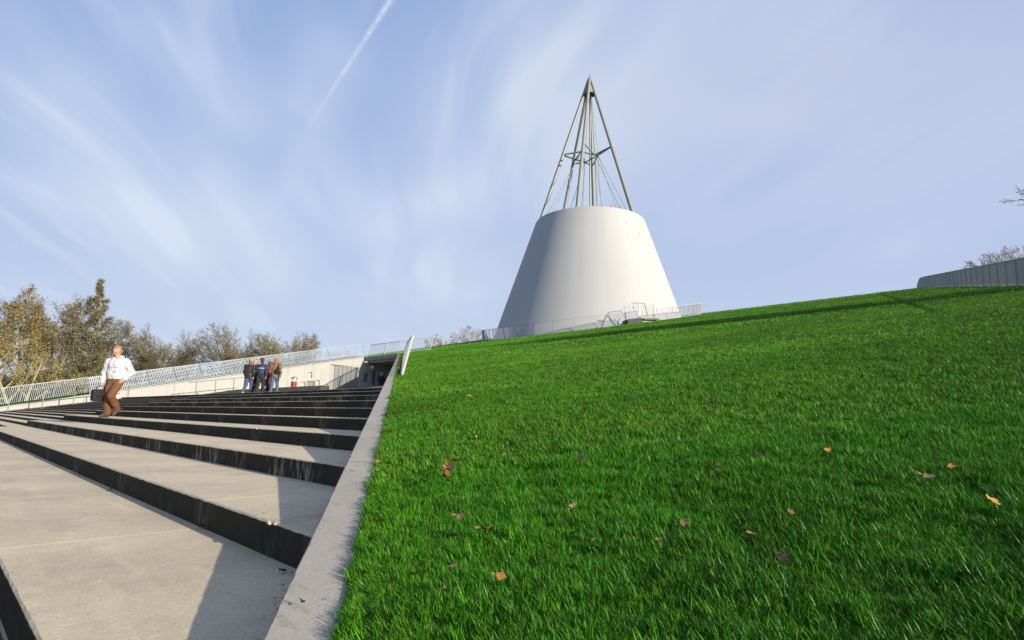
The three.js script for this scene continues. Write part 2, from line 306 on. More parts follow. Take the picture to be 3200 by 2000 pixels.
// ---------------------------------------------------------------- long retaining wall, entrance under the turf roof
const WALL_Z = -46.9, wallTop = (x) => -0.05 + 0.2125 * x;
{
  const W = thing('retaining_wall', 'long sunlit pale concrete retaining wall behind the upper steps, rising to the entrance', 'wall');
  const s = new THREE.Shape([[-14, -0.6], [38, -0.6], [38, 5.3], [27.6, 5.3], [27.55, wallTop(27.55) - 0.02], [-2.1, wallTop(-2.1) - 0.02], [-14, -0.5]].map((p) => new THREE.Vector2(...p)));
  for (const [x, y, w, h] of [[22.64, 3.84, 0.36, 0.46], [22.1, 3.0, 0.36, 0.46], [22.75, 2.86, 0.75, 1.0], [23.35, 3.24, 0.36, 0.42], [27.9, 3.98, 0.5, 0.8], [28.75, 3.95, 0.42, 1.25]]) {
    const r = new THREE.Path([[x - w / 2, y - h / 2], [x - w / 2, y + h / 2], [x + w / 2, y + h / 2], [x + w / 2, y - h / 2]].map((p) => new THREE.Vector2(...p))); s.holes.push(r);
    mesh('niche', box(x - w / 2 - 0.02, x + w / 2 + 0.02, y - h / 2 - 0.02, y + h / 2 + 0.02, WALL_Z - 0.18, WALL_Z - 0.12), w > 0.4 ? greyWallMat : wallMat, W);
    if (h > 0.7) mesh('window_frame', box(x - 0.03, x + 0.03, y - h / 2 + 0.03, y + h / 2 - 0.03, WALL_Z - 0.116, WALL_Z - 0.09), galvDark, W);
  }
  const g = new THREE.ExtrudeGeometry(s, { depth: 0.3, bevelEnabled: false }); g.translate(0, 0, WALL_Z - 0.3); mesh('wall_face', boxUV(g), wallMat, W);
  // coping lip and construction joints, a hair proud of the face
  for (let x = 2.2; x < 27; x += 5.2) mesh('joint_strip', box(x, x + 0.03, -0.2, wallTop(x) - 0.06, WALL_Z - 0.01, WALL_Z + 0.004), greyWallMat, W);
  mesh('coping', (() => { const a = V(-8, wallTop(-8) - 0.02, WALL_Z - 0.12), b = V(27.6, wallTop(27.6) - 0.02, WALL_Z - 0.12); return boxUV(bar(a, b, 0.34, 0.07)); })(), wallMat, W);
}
{
  const E = thing('entrance_canopy', 'dark covered entrance under the turf roof at the top of the steps', 'entrance');
  const y = lawnPlane(ROOF_X);
  mesh('fascia', box(ROOF_X - 0.06, ROOF_X + 0.25, y - 0.3, y - 0.03, WALL_Z - 0.2, -41.55), greyWallMat, E);
  mesh('ceiling', box(ROOF_X + 0.25, 37, y - 0.42, y - 0.3, WALL_Z + 0.003, -40.5), std([0.24, 0.235, 0.225]), E);
  for (let i = 0; i < 5; i++) mesh('ceiling_panel', box(ROOF_X + 0.3 + i * 1.7, ROOF_X + 1.92 + i * 1.7, y - 0.47, y - 0.42, WALL_Z + 0.05, -40.6), std([0.27, 0.265, 0.25]), E);
  mesh('right_wall', box(27.9, 37, 1.6, y - 0.42, -41.5, -41.2), std([0.26, 0.255, 0.245]), E);
  mesh('back_wall', box(36.2, 36.5, 1.6, y - 0.42, WALL_Z, -41.2), std([0.22, 0.22, 0.22]), E);
  for (let i = 0; i < 4; i++) {
    const z = -46.5 + i * 1.25, d = mesh('glass_door', box(35.2, 35.23, 2.4, 4.7, z, z + 1.15), new THREE.MeshStandardMaterial({ color: lin(0.02, 0.025, 0.03), roughness: 0.08, metalness: 0.2 }), E);
    mesh('door_frame', mergeGeometries([box(35.14, 35.2, 2.4, 4.78, z - 0.06, z), box(35.14, 35.2, 4.7, 4.78, z, z + 1.15)]), galvDark, d);
  }
}
{
  const t = thing('wall_lamp', 'small round wall lamp on a bracket under the entrance roof', 'lamp', [28.3, 5.02, WALL_Z + 0.03]);
  mesh('bracket', mergeGeometries([rod(V(0, 0.12, 0), V(0, 0.12, 0.34), 0.035), rod(V(0, 0.12, 0.34), V(0, 0.02, 0.34), 0.03)]), galvDark, t);
  const s = new THREE.SphereGeometry(0.19, 20, 14); s.translate(0, -0.12, 0.34); mesh('globe', s, std([0.5, 0.52, 0.53], 0.3), t);
}
{
  // free-standing slab wall of cast panels in front of the entrance
  const t = thing('panel_wall', 'free-standing grey concrete wall of upright panels beside the dark entrance', 'wall');
  const poly = [[18.306, -35.27], [18.74, -35.53], [20.75, -35.85], [20.68, -36.25], [18.95, -36.05], [18.64, -35.78]], yt = 3.84, yb = 1.2, pos = [], idx = [];
  poly.forEach(([x, z], i) => { const [x2, z2] = poly[(i + 1) % 6], s = pos.length / 3; pos.push(x, yb, z, x2, yb, z2, x2, yt, z2, x, yt, z); idx.push(s, s + 2, s + 1, s, s + 3, s + 2); });
  const s = pos.length / 3; poly.forEach(([x, z]) => pos.push(x, yt, z)); for (let i = 1; i < 5; i++) idx.push(s, s + i, s + i + 1);
  mesh('core', boxUV(raw(pos, idx)), wallMat, t);
  const a = V(18.76, 0, -35.53), d = V(20.75 - 18.76, 0, -0.32), L = d.length(); d.normalize(); const nrm = V(0.157, 0, 0.988);
  for (let i = 0; i < 6; i++) { const p = a.clone().addScaledVector(d, (i + 0.5) * L / 6).addScaledVector(nrm, 0.02); const g = new THREE.BoxGeometry(L / 6 - 0.03, yt - yb - 0.01, 0.04); g.rotateY(Math.atan2(-d.z, d.x)); g.translate(p.x, (yt + yb) / 2, p.z); mesh('panel', boxUV(g), greyWallMat, t); }
}
// turf strip behind the wall top
{
  const pos = [], idx = [], R = rng(5); let n = 0;
  for (let x = -10; x <= 27.8; x += 0.4) { const y = wallTop(x) + 0.03; pos.push(x, y - 0.02, WALL_Z - 0.28, x, y + 0.09, WALL_Z - 1.0, x, y + 0.1, -49.4, x, y - 2.5, -49.8); if (n) { const a = (n - 1) * 4, b = n * 4; for (const k of [0, 1, 2]) idx.push(a + k, b + k, a + k + 1, a + k + 1, b + k, b + k + 1); } n++; }
  const m = scene.getObjectByName('lawn').material; mesh('turf_strip', boxUV(raw(pos, idx)), m, scene, 'structure');
}

// ---------------------------------------------------------------- the cone with its steel tip
{
  const c = thing('cone_tower', 'huge white truncated cone rising from the lawn with an open steel tip', 'tower', [CONE.x, 0, CONE.z]);
  const yr = 24.35, K = 0.333, H = CONE.y, rAt = (y) => (H - y) * K;
  const pts = []; for (const y of [2, 8, 14, 20, yr - 0.12]) pts.push(new THREE.Vector2(rAt(y), y)); pts.push(new THREE.Vector2(rAt(yr) - 0.06, yr), new THREE.Vector2(rAt(yr) - 0.5, yr), new THREE.Vector2(rAt(yr) - 0.55, yr - 0.8), new THREE.Vector2(0.01, yr - 0.9));
  const map = texture(2048, 512, (u, v) => {
    const st = fbm(u * 260, v * 3, 260, 3, 701) - 0.5, wide = fbm(u * 60, v * 2.2, 60, 4, 711) - 0.5, bl = fbm(u * 40, v * 10, 40, 4, 721) - 0.5; const k = 1 + 0.07 * st + 0.05 * wide + 0.07 * bl;
    return [0.338 * k, 0.347 * k, 0.352 * k];
  });
  const g = new THREE.LatheGeometry(pts, 160); mesh('cone_shell', g, new THREE.MeshStandardMaterial({ map, roughness: 0.75 }), c);
  const steel = std([0.215, 0.232, 0.205], 0.5, { metalness: 0.15 });
  // bearings of the poles, measured on the rim from the side that faces the steps
  const toCam = Math.atan2(-CONE.x, -CONE.z) , dirAt = (deg) => { const a = toCam + deg * Math.PI / 180; return V(Math.sin(a), 0, Math.cos(a)); };
  const apex = V(0, H, 0), poles = [-88, -140, -13, 174, 52];
  for (const p of poles) { const d = dirAt(p), b = d.clone().multiplyScalar(rAt(yr) - 0.3).setY(yr - 0.3); mesh('pole', rod(b, apex.clone().addScaledVector(d, 0.12).setY(H - 0.5), 0.225, 0.18, 14), steel, c); }
  const cap = new THREE.ConeGeometry(0.86, 2.7, 5, 1, true); cap.translate(0, H - 1.3, 0); mesh('tip_cap', cap, steel, c);
  const tip = new THREE.ConeGeometry(0.26, 1.2, 14); tip.translate(0, H - 0.2, 0); mesh('tip', tip, steel, c);
  const yh = 33.4, hub = []; for (let i = 0; i < 4; i++) hub.push(dirAt(30 + i * 90).multiplyScalar(1.2).setY(yh - 0.4 + (i % 2) * 0.7));
  for (const p of poles) { const n = dirAt(p).multiplyScalar((H - yh) * K - 0.1).setY(yh + 0.2); for (const h of [...hub].sort((a, b) => a.distanceTo(n) - b.distanceTo(n)).slice(0, 2)) mesh('strut', rod(n, h, 0.1, 0.1, 8), steel, c); }
  for (let i = 0; i < 4; i++) mesh('strut', rod(hub[i], hub[(i + 1) % 4], 0.08, 0.08, 8), steel, c);
  mesh('centre_mast', rod(V(0.1, yr - 0.5, 0), V(0.05, H - 3, 0), 0.1, 0.1, 10), steel, c);
  for (const h of hub) {
    mesh('cable', rod(h, V(h.x * 0.2, H - 2.6, h.z * 0.2), 0.035, 0.035, 6), steel, c);
    mesh('cable', rod(h, V(h.x * 1.6, yr - 0.4, h.z * 1.6), 0.035, 0.035, 6), steel, c);
    for (const dd of [-16, 9]) { const d = V(h.x, 0, h.z).normalize().applyAxisAngle(V(0, 1, 0), dd * Math.PI / 180).multiplyScalar(rAt(yr) - 0.7); mesh('cable', rod(h, d.setY(yr - 0.3), 0.035, 0.035, 6), steel, c); }
  }
  // flush hatch outline and small fittings on the shell
  const on = (deg, y, off = 0.03) => dirAt(deg).multiplyScalar(rAt(y) + off).setY(y);
  const seam = std([0.22, 0.2, 0.16], 0.8), A0 = 24, A1 = 32.5;
  mesh('hatch_seam', mergeGeometries([rod(on(A0, 12.65), on((A0 + A1) / 2, 12.72), 0.035), rod(on((A0 + A1) / 2, 12.72), on(A1, 12.75), 0.035), rod(on(A1, 12.7), on(A1, 11.4), 0.025), rod(on(A0 + 0.6, 12.3), on(A0 + 0.6, 12.0), 0.025)]), seam, c);
  mesh('vent', rod(on(34, 22.6), on(34, 22.6, 0.1), 0.04), seam, c); mesh('vent', rod(on(47, 21.5), on(47, 21.5, 0.1), 0.04), seam, c);
  mesh('vent', box(-0.3, 0.3, -0.06, 0.06, -0.05, 0.05).applyQuaternion(new THREE.Quaternion().setFromUnitVectors(V(0, 0, 1), dirAt(6))).translate(...on(6, 10.55)), seam, c);
  mesh('roof_davit', mergeGeometries([rod(on(22, yr, -0.4), on(22, yr + 0.5, -0.1).setY(yr + 0.35), 0.05), rod(on(22, yr, -0.4).setY(yr + 0.35), on(34, yr, -0.5).setY(yr + 0.45), 0.04), rod(on(34, yr, -0.4), on(34, yr, -0.5).setY(yr + 0.45), 0.04)]), steel, c);
}
{
  const g = new THREE.CylinderGeometry(PIT_R - 0.05, PIT_R - 0.05, 10, 96, 1, true), p = g.attributes.position;
  for (let i = 0; i < p.count; i++) { const x = p.getX(i) + CONE.x, z = p.getZ(i) + CONE.z; p.setXYZ(i, x, p.getY(i) > 0 ? lawnPlane(x) - 0.02 : 3, z); }
  g.computeVertexNormals(); mesh('pit_wall', boxUV(g), greyWallMat, scene, 'structure');
}

// ---------------------------------------------------------------- fences of upright flats between posts
function fence(name, label, pts, opt) {
  const { h, lean, post = 2.0, gap = 0.1, flat = 0.024, railW = 0.05, mat = galv, group, postW = 0.07, endPlate, low = 0.05, thick = 0.012 } = opt; const side = pts[pts.length - 1].clone().sub(pts[0]).setY(0).normalize();
  const t = thing(name, label, 'fence', [0, 0, 0], 0, group);
  const leanAt = typeof lean === 'function' ? lean : () => lean, hs = opt.hs ?? (() => 1), top = pts.map((p, i) => p.clone().addScaledVector(leanAt(i), hs(i)).add(V(0, h * hs(i), 0)));
  const len = [0]; for (let i = 1; i < pts.length; i++) len.push(len[i - 1] + pts[i].distanceTo(pts[i - 1]));
  const at = (s) => { let i = 1; while (i < pts.length - 1 && len[i] < s) i++; const f = clamp((s - len[i - 1]) / (len[i] - len[i - 1])); return [pts[i - 1].clone().lerp(pts[i], f), top[i - 1].clone().lerp(top[i], f)]; };
  const rt = [], rb = []; for (let i = 1; i < pts.length; i++) { rt.push(bar(top[i - 1], top[i], railW, 0.035)); rb.push(bar(pts[i - 1].clone().add(V(0, low, 0)), pts[i].clone().add(V(0, low, 0)), railW * 0.8, 0.03)); }
  mesh('top_rail', mergeGeometries(rt), mat, t); mesh('bottom_rail', mergeGeometries(rb), mat, t);
  const total = len[len.length - 1], bars = []; const np = Math.max(1, Math.round(total / post));
  for (let k = 0; k <= np; k++) { const [a, b] = at(total * k / np); mesh('post', bar(a.clone().add(V(0, -0.06, 0)), b, postW, 0.05), endPlate && k === 0 ? endPlate : mat, t); }
  for (let s = gap; s < total; s += gap) { const [a, b] = at(s); a.lerp(b, low / h); b.y -= 0.018; bars.push(bar(a, b, thick, flat, side)); }
  mesh('bars', mergeGeometries(bars), mat, t, 'stuff'); return t;
}
const line = (n, f) => Array.from({ length: n + 1 }, (_, i) => f(i / n));
// along the wall: one in front from the first landing on, one behind the turf strip
fence('slat_fence', 'pale grey slatted fence leaning back on the rim of the long concrete wall', line(14, (t) => { const x = mix(7.75, 27.7, t); return V(x, wallTop(x) + 0.03, WALL_Z - 0.05); }), { h: 1.06, lean: V(-0.28, 0, -0.2), post: 1.75 });
fence('slat_fence', 'grey slatted fence behind the turf strip, running out of the left edge', line(14, (t) => { const x = mix(-4, 27.7, t); return V(x, wallTop(x) + 0.06, -48.9); }), { h: 1.12, lean: V(0.08, 0, 0.05), post: 1.75, flat: 0.026 });
fence('slat_fence', 'short slatted fence over the dark entrance, ending on the lawn', [V(27.8, wallTop(27.6) - 0.05, WALL_Z), V(28.6, lawnPlane(28.6) + 0.02, -43.3), V(30.4, lawnPlane(30.4) + 0.02, -41.0)], { h: 1.12, lean: V(0.25, 0, 0.12), post: 1.9, mat: white });
fence('slat_fence', 'tall tilted fence beside the kerb, seen end-on next to the entrance', line(10, (t) => { const x = mix(7.75, 27.2, t), o = mix(0.32, 0.42, t); return V(x + 0.8296 * o, lawnPlane(x) + 0.02, curbZ(x) + 0.5586 * o); }), { h: 0.98, lean: V(0.19, 0, 0.13), post: 2.0, gap: 0.1, flat: 0.014, mat: galv, endPlate: std([0.40, 0.40, 0.385], 0.7), postW: 0.09 });
{
  const t = thing('drain_sheet', 'strip of corrugated metal sheet lying in the grass beside the tilted fence', 'sheet'), pos = [], idx = [], n = 40, m = 24;
  for (let i = 0; i <= n; i++) for (let j = 0; j <= m; j++) { const x = mix(7.8, 14.5, i / n), o = mix(0.42, mix(0.86, 0.62, i / n), j / m); pos.push(x + 0.8296 * o, lawnPlane(x) + 0.045 + 0.012 * Math.cos(j / m * Math.PI * 10), curbZ(x) + 0.5586 * o); if (i && j) { const a = (i - 1) * (m + 1) + j - 1, b = a + m + 1; idx.push(a, a + 1, b, a + 1, b + 1, b); } }
  mesh('sheet', raw(pos, idx), std([0.5, 0.5, 0.52], 0.5, { metalness: 0.2 }), t);
}
// around the pit of the cone
{
  const ring = (d0, d1, n) => line(n, (t) => { const a = Math.atan2(-CONE.x, -CONE.z) + mix(d0, d1, t) * Math.PI / 180, x = CONE.x + Math.sin(a) * PIT_R, z = CONE.z + Math.cos(a) * PIT_R; return V(x, lawnPlane(x) + 0.03, z); });
  const out = (d0, d1, n) => (i) => { const a = Math.atan2(-CONE.x, -CONE.z) + mix(d0, d1, i / n) * Math.PI / 180; return V(Math.sin(a) * 0.22, 0, Math.cos(a) * 0.22); };
  fence('ring_fence', 'white slatted fence curving round the left foot of the cone', ring(-165, 21, 60), { h: 1.22, lean: out(-165, 21, 60), post: 2.1, gap: 0.15, flat: 0.04, mat: white });
  fence('ring_fence', 'white slatted fence curving round the right foot of the cone', ring(31, 165, 44), { h: 1.22, lean: out(31, 165, 44), post: 2.1, gap: 0.15, flat: 0.04, mat: white });
  const g = thing('pit_gate', 'small group of raised gate panels and a dark bridge at the foot of the cone', 'gate');
  const A = (deg, r, y) => { const a = Math.atan2(-CONE.x, -CONE.z) + deg * Math.PI / 180, x = CONE.x + Math.sin(a) * r, z = CONE.z + Math.cos(a) * r; return V(x, lawnPlane(x) + y, z); };
  const frame = (d0, d1, r, y0, y1, bars) => { const p = [A(d0, r, y0), A(d0, r, y1), A(d1, r, y1), A(d1, r, y0)], s = [0, 1, 2, 3].map((i) => bar(p[i], p[(i + 1) % 4], 0.045, 0.04)); for (let i = 1; i < bars; i++) s.push(bar(p[0].clone().lerp(p[3], i / bars), p[1].clone().lerp(p[2], i / bars), 0.012, 0.014)); return mergeGeometries(s); };
  mesh('gate_panel', frame(16.5, 23, 12.3, 0.5, 2.0, 9), white, g);
  mesh('gate_panel', frame(24.5, 30.8, 12.5, 0.3, 1.75, 9), white, g);
  mesh('stair_rail', mergeGeometries([bar(A(10.5, 12.4, 0.3), A(16, 12.4, 1.75), 0.06, 0.06), bar(A(16, 12.4, 1.75), A(17.5, 12.4, 0.1), 0.06, 0.06), bar(A(19.5, 13, 0.4), A(23.5, 13, 1.5), 0.05, 0.05)]), galv, g);
  const br = bar(A(16, 12.6, 0.15), A(23, 12.6, 0.15), 1.3, 0.6); mesh('bridge_deck', br, std([0.05, 0.05, 0.055]), g);
  mesh('open_hatch', bar(A(23.2, 12.9, 0.32), A(31, 12.9, 0.12), 0.9, 0.14), std([0.12, 0.12, 0.12]), g);
}
// on the right edge of the lawn
{
  const P = (x) => V(x, lawnPlane(x) + 0.02, 5.47 - 0.256 * x);
  fence('slat_fence', 'dark grey slatted fence along the right edge of the lawn', [16, 22, 26, 29.5, 33, 36.7, 40, 44, 48, 52, 56, 62, 68, 73, 75.5, 77.5, 78.6, 79].map(P), { hs: (i) => [1, 0.86, 0.6, 0.32, 0.08][Math.max(0, i - 13)], h: 1.02, lean: V(-0.34, 0, 0.05), post: 1.9, gap: 0.13, flat: 0.014, mat: std([0.34, 0.375, 0.41], 0.55, { metalness: 0.25 }), postW: 0.1, thick: 0.02 });
}
// handrails beside the half steps
function handrail(label, x0, x1, posts, y, hh) {
  const t = thing('handrail', label, 'handrail'), f = (x) => V(x, y(x) + hh, -44.3);
  mesh('rail', rod(f(x0), f(x1), 0.022, 0.022, 10), galvDark, t);
  for (const x of posts) mesh('post', bar(V(x, y(x) - 0.12, -44.3), f(x), 0.05, 0.035), galvDark, t);
}
handrail('long thin metal handrail beside the half-height steps at the left', -2.5, 9.7, [-1.0, 0.55, 2.05, 3.52, 5.03, 6.5, 7.9, 9.3], (x) => 0.446 + (x - 3.53) * 0.171, 1.05);
handrail('short metal handrail along the pale wall beside the upper flight', 12.75, 17.2, [13.25, 14.48, 15.71, 16.95], (x) => 1.74 + (x - 13.25) * 0.16, 0.93);
{
  const t = thing('litter_bin', 'red litter bin with a domed metal lid standing before the pale wall', 'bin', [18.9, 2.262, -41.6]);
  const b = new THREE.CylinderGeometry(0.2, 0.2, 0.62, 32); b.translate(0, 0.36, 0); mesh('bin_body', b, std([0.24, 0.012, 0.022], 0.35), t);
  const d = new THREE.SphereGeometry(0.24, 28, 10, 0, Math.PI * 2, 0, Math.PI / 2); d.scale(1, 0.75, 1); d.translate(0, 0.86, 0); mesh('lid', d, std([0.55, 0.56, 0.57], 0.25, { metalness: 0.9 }), t);
  mesh('lid_stay', mergeGeometries([-0.15, 0.15].map((x) => rod(V(x, 0.66, 0), V(x, 0.88, 0), 0.015))), galvDark, t);
  const f = new THREE.CylinderGeometry(0.12, 0.16, 0.06, 24); f.translate(0, 0.03, 0); mesh('foot', f, galvDark, t);
}
{
  const t = thing('lamp_post', 'thin grey lamp post leaning slightly among the bare trees', 'lamp post', [15.8, -0.2, -68.6]);
  mesh('pole', rod(V(0, 0, 0), V(0, 7.2, 0), 0.09, 0.05, 12), galv, t); mesh('lamp_head', rod(V(0, 7.2, 0), V(0.05, 7.32, 0.5), 0.06, 0.05, 10), galv, t);
}

// ---------------------------------------------------------------- trees: trunk with limbs, twigs and loose leaves
function makeTree(name, label, pos, o) {
  const R = rng(o.seed), t = thing(name, label, o.cat ?? 'tree', pos, 0, o.group), wood = { p: [], i: [] }, twig = { p: [], i: [] }, lp = [], li = [], lc = [];
  const tmp = new THREE.Vector3();
  function seg(buf, a, b, r0, r1, n) {
    const d = b.clone().sub(a).normalize(), s = tmp.set(0, 1, 0).cross(d).lengthSq() < 0.01 ? V(1, 0, 0) : tmp.clone().normalize(), q = new THREE.Vector3().crossVectors(d, s), o0 = buf.p.length / 3;
    for (const [c, r] of [[a, r0], [b, r1]]) for (let k = 0; k < n; k++) { const an = k / n * Math.PI * 2, x = Math.cos(an) * r, y = Math.sin(an) * r; buf.p.push(c.x + s.x * x + q.x * y, c.y + s.y * x + q.y * y, c.z + s.z * x + q.z * y); }
    for (let k = 0; k < n; k++) { const k2 = (k + 1) % n; buf.i.push(o0 + k, o0 + k2, o0 + n + k, o0 + k2, o0 + n + k2, o0 + n + k); }
  }
  const tips = [], inside = o.env ? (q) => o.env.cone ? q.y < o.env.h && Math.hypot(q.x, q.z) < o.env.r * Math.pow(Math.max(0, 1 - q.y / o.env.h), 0.75) + 0.15 : (Math.hypot(q.x, q.z) / o.env.r) ** 2 + ((q.y - o.env.cy) / o.env.ry) ** 2 < 1 : null;
  const reach = (p, d) => { const q = p.clone(); let s = 0; while (s < 9) { q.addScaledVector(d, 0.2); s += 0.2; if (!inside(q)) break; } return s; };
  function grow(p, dir, len, r, lev) {
    const n = lev === 0 ? 7 : lev === 1 ? 5 : lev === 2 ? 3 : 2, pts = [p.clone()], dirs = [dir.clone()]; let d = dir.clone(), c = p.clone();
    for (let i = 0; i < n; i++) {
      d.add(V((R() - 0.5), (R() - 0.5) * 0.7 + (o.rise ?? 0.12) * (lev ? 1 : 0.4), (R() - 0.5)).multiplyScalar((o.wander ?? 0.34) * (lev ? 1 : o.conic ? 0.1 : 0.4))).normalize();
      const nx = c.clone().addScaledVector(d, len / n), f0 = 1 - i / n * 0.65, f1 = 1 - (i + 1) / n * 0.65;
      seg(lev < 2 ? wood : twig, c, nx, Math.max(r * f0, o.minR), Math.max(r * f1, o.minR * 0.8), lev === 0 ? 9 : lev === 1 ? 6 : 3); c = nx; pts.push(c.clone()); dirs.push(d.clone());
    }
    if (lev >= o.levels) { tips.push([pts[1], d.clone()], [c.clone(), d.clone()]); return; }
    const m = o.kids[lev];
    for (let k = 0; k < m; k++) {
      const f = mix(o.from[lev] ?? 0.2, 1, (k + R() * 0.8) / m), fi = Math.min(n - 1e-3, f * n), i = Math.floor(fi), b = pts[i].clone().lerp(pts[i + 1], fi - i), dd = dirs[Math.min(i + 1, n)];
      const ang = (o.ang[lev] ?? 0.8) * (0.7 + 0.6 * R()), az = (k * 2.4 + R() * 1.2), side = V(Math.cos(az), 0.001, Math.sin(az)); side.addScaledVector(dd, -side.dot(dd)).normalize();
      const cd = dd.clone().multiplyScalar(Math.cos(ang)).addScaledVector(side, Math.sin(ang)).normalize();
      const taper = o.conic && lev === 0 ? 1.15 - f : 1 - 0.35 * f * (lev ? 1 : 0.6);
      let cl = len * (o.ratio[lev] ?? 0.5) * taper * (0.7 + 0.6 * R()); if (inside) { const t = reach(b, cd); cl = lev === 0 ? t * (0.72 + 0.28 * R()) : Math.min(cl, t * (0.75 + 0.35 * R()) + 0.1); }
      grow(b, cd, cl, r * (1 - 0.6 * f) * (o.thin ?? 0.5), lev + 1);
    }
  }
  const stems = o.stems ?? 1;
  for (let s = 0; s < stems; s++) { const a = s * 2.4 + R(), k = stems > 1 ? 0.25 + 0.55 * R() : 0.03; grow(V(Math.cos(a) * 0.15 * (stems > 1), 0, Math.sin(a) * 0.15 * (stems > 1)), V(Math.cos(a) * k + (o.leanX ?? 0), 1, Math.sin(a) * k).normalize(), o.h * (stems > 1 ? 0.85 + 0.2 * R() : 1), o.r / Math.sqrt(stems), 0); }
  const addLeaf = (p, s, col) => {
    const a = V(R() - 0.5, R() - 0.5, R() - 0.5).normalize(), b = V(R() - 0.5, R() - 0.5, R() - 0.5).cross(a).normalize(), o0 = lp.length / 3, w = s * 0.55;
    lp.push(p.x - a.x * s, p.y - a.y * s, p.z - a.z * s, p.x + b.x * w, p.y + b.y * w, p.z + b.z * w, p.x + a.x * s, p.y + a.y * s, p.z + a.z * s, p.x - b.x * w, p.y - b.y * w, p.z - b.z * w);
    for (let k = 0; k < 4; k++) lc.push(col[0], col[1], col[2]); li.push(o0, o0 + 1, o0 + 2, o0, o0 + 2, o0 + 3);
  };
  for (let k = 0; k < o.leaves; k++) {
    const [p, d] = tips[Math.floor(R() * tips.length)], sp = o.spread ?? 0.3, q = p.clone().add(V((R() - 0.5), (R() - 0.5), (R() - 0.5)).multiplyScalar(sp * 2 * R()));
    const c = o.cols[Math.floor(R() ** (o.colBias ?? 1) * o.cols.length)], v = 0.7 + 0.6 * R(); addLeaf(q, o.leaf * (0.6 + 0.7 * R()), c.map((x) => x * v));
  }
  mesh('trunk', raw(wood.p, wood.i), o.bark, t);
  mesh('twigs', raw(twig.p, twig.i), o.twigMat ?? o.bark, t, 'stuff');
  if (o.leaves) mesh('crown', raw(lp, li, null, lc), leafMat, t, 'stuff');
  return t;
}
const leafMat = new THREE.MeshPhysicalMaterial({ color: 0xffffff, vertexColors: true, roughness: 0.8, transmission: 0.3, thickness: 0, side: THREE.DoubleSide });
const barkOlive = std([0.17, 0.15, 0.085], 0.95), barkYellow = std([0.27, 0.24, 0.11], 0.95), barkBrown = std([0.14, 0.11, 0.075], 0.95), barkGrey = std([0.16, 0.14, 0.12], 0.95);
const OLIVE = [[0.16, 0.135, 0.045], [0.13, 0.125, 0.04], [0.22, 0.19, 0.06], [0.12, 0.105, 0.045], [0.19, 0.175, 0.075]], YELLOW = [[0.30, 0.19, 0.025], [0.42, 0.29, 0.03], [0.26, 0.14, 0.03], [0.34, 0.26, 0.05]], BROWN = [[0.13, 0.085, 0.035], [0.17, 0.11, 0.04], [0.10, 0.075, 0.035]], GREEN = [[0.05, 0.065, 0.018], [0.075, 0.085, 0.022], [0.04, 0.05, 0.016], [0.10, 0.10, 0.03]], SILVER = [[0.22, 0.20, 0.12], [0.17, 0.155, 0.09], [0.13, 0.115, 0.06]];
const bare = { levels: 4, kids: [11, 9, 7, 5], from: [0.18, 0.2, 0.2, 0.15], ang: [0.75, 0.7, 0.65, 0.7], ratio: [0.62, 0.45, 0.42, 0.45], minR: 0.012, thin: 0.55, rise: 0.22, wander: 0.36, bark: barkOlive, leaf: 0.06 };
makeTree('bare_tree', 'tall bare tree with upright twigs at the left edge of the picture', [4.6, -0.2, -79.5], { ...bare, env: { cy: 7.4, ry: 6.6, r: 3.0 }, seed: 11, h: 11.5, r: 0.2, leaves: 3800, cols: [...YELLOW, ...BROWN, ...OLIVE], bark: barkBrown });
makeTree('yellow_tree', 'autumn tree with yellow leaves, second from the left edge', [6.8, -0.2, -77.4], { ...bare, env: { cy: 6.4, ry: 6.6, r: 3.5 }, seed: 12, h: 9.5, r: 0.2, leaves: 11000, leaf: 0.08, spread: 0.5, cols: [...YELLOW, ...YELLOW, ...OLIVE, ...OLIVE], bark: barkOlive });
makeTree('yellow_tree', 'autumn tree with yellow-brown leaves left of the pointed tree', [9.2, -0.2, -75.3], { ...bare, env: { cy: 6.2, ry: 6.5, r: 3.7 }, seed: 13, h: 9.0, r: 0.2, leaves: 15000, leaf: 0.075, spread: 0.6, cols: [...OLIVE, ...OLIVE, ...BROWN.slice(0, 2), ...YELLOW], bark: barkOlive });
makeTree('forked_tree', 'sunlit yellow-barked forked tree just behind the left slatted fence', [5.6, -0.2, -64.0], { ...bare, seed: 29, h: 5.4, r: 0.2, stems: 2, leaves: 700, leaf: 0.09, cols: YELLOW, bark: barkYellow, kids: [7, 6, 5, 4], ang: [1.0, 0.8, 0.7, 0.7] });
makeTree('pointed_tree', 'tall pointed brown tree with a bare leader rising above the others', [11.6, -0.2, -72.7], { ...bare, env: { cone: true, h: 12.7, r: 3.7 }, seed: 14, h: 13.9, r: 0.24, conic: true, kids: [42, 9, 6, 4], from: [0.12, 0.15, 0.2, 0.2], ang: [1.2, 0.8, 0.7, 0.7], ratio: [0.27, 0.42, 0.45, 0.5], leaves: 18000, leaf: 0.065, spread: 0.35, cols: [...OLIVE, ...BROWN, ...OLIVE], bark: barkOlive });
makeTree('willow', 'round silvery olive willow right behind the pointed tree', [13.6, -0.2, -71.2], { ...bare, env: { cy: 4.8, ry: 5.0, r: 3.4 }, seed: 15, h: 7.5, r: 0.2, stems: 3, leaves: 21000, leaf: 0.065, spread: 0.55, cols: [...SILVER, ...OLIVE], bark: barkOlive });
makeTree('willow', 'low silvery willow between the yellow tree and the pointed tree', [10.2, -0.2, -71.8], { ...bare, env: { cy: 4.0, ry: 4.2, r: 3.2 }, seed: 16, h: 5.4, r: 0.16, stems: 3, leaves: 9000, leaf: 0.09, spread: 0.5, cols: [...SILVER, ...OLIVE], bark: barkOlive });
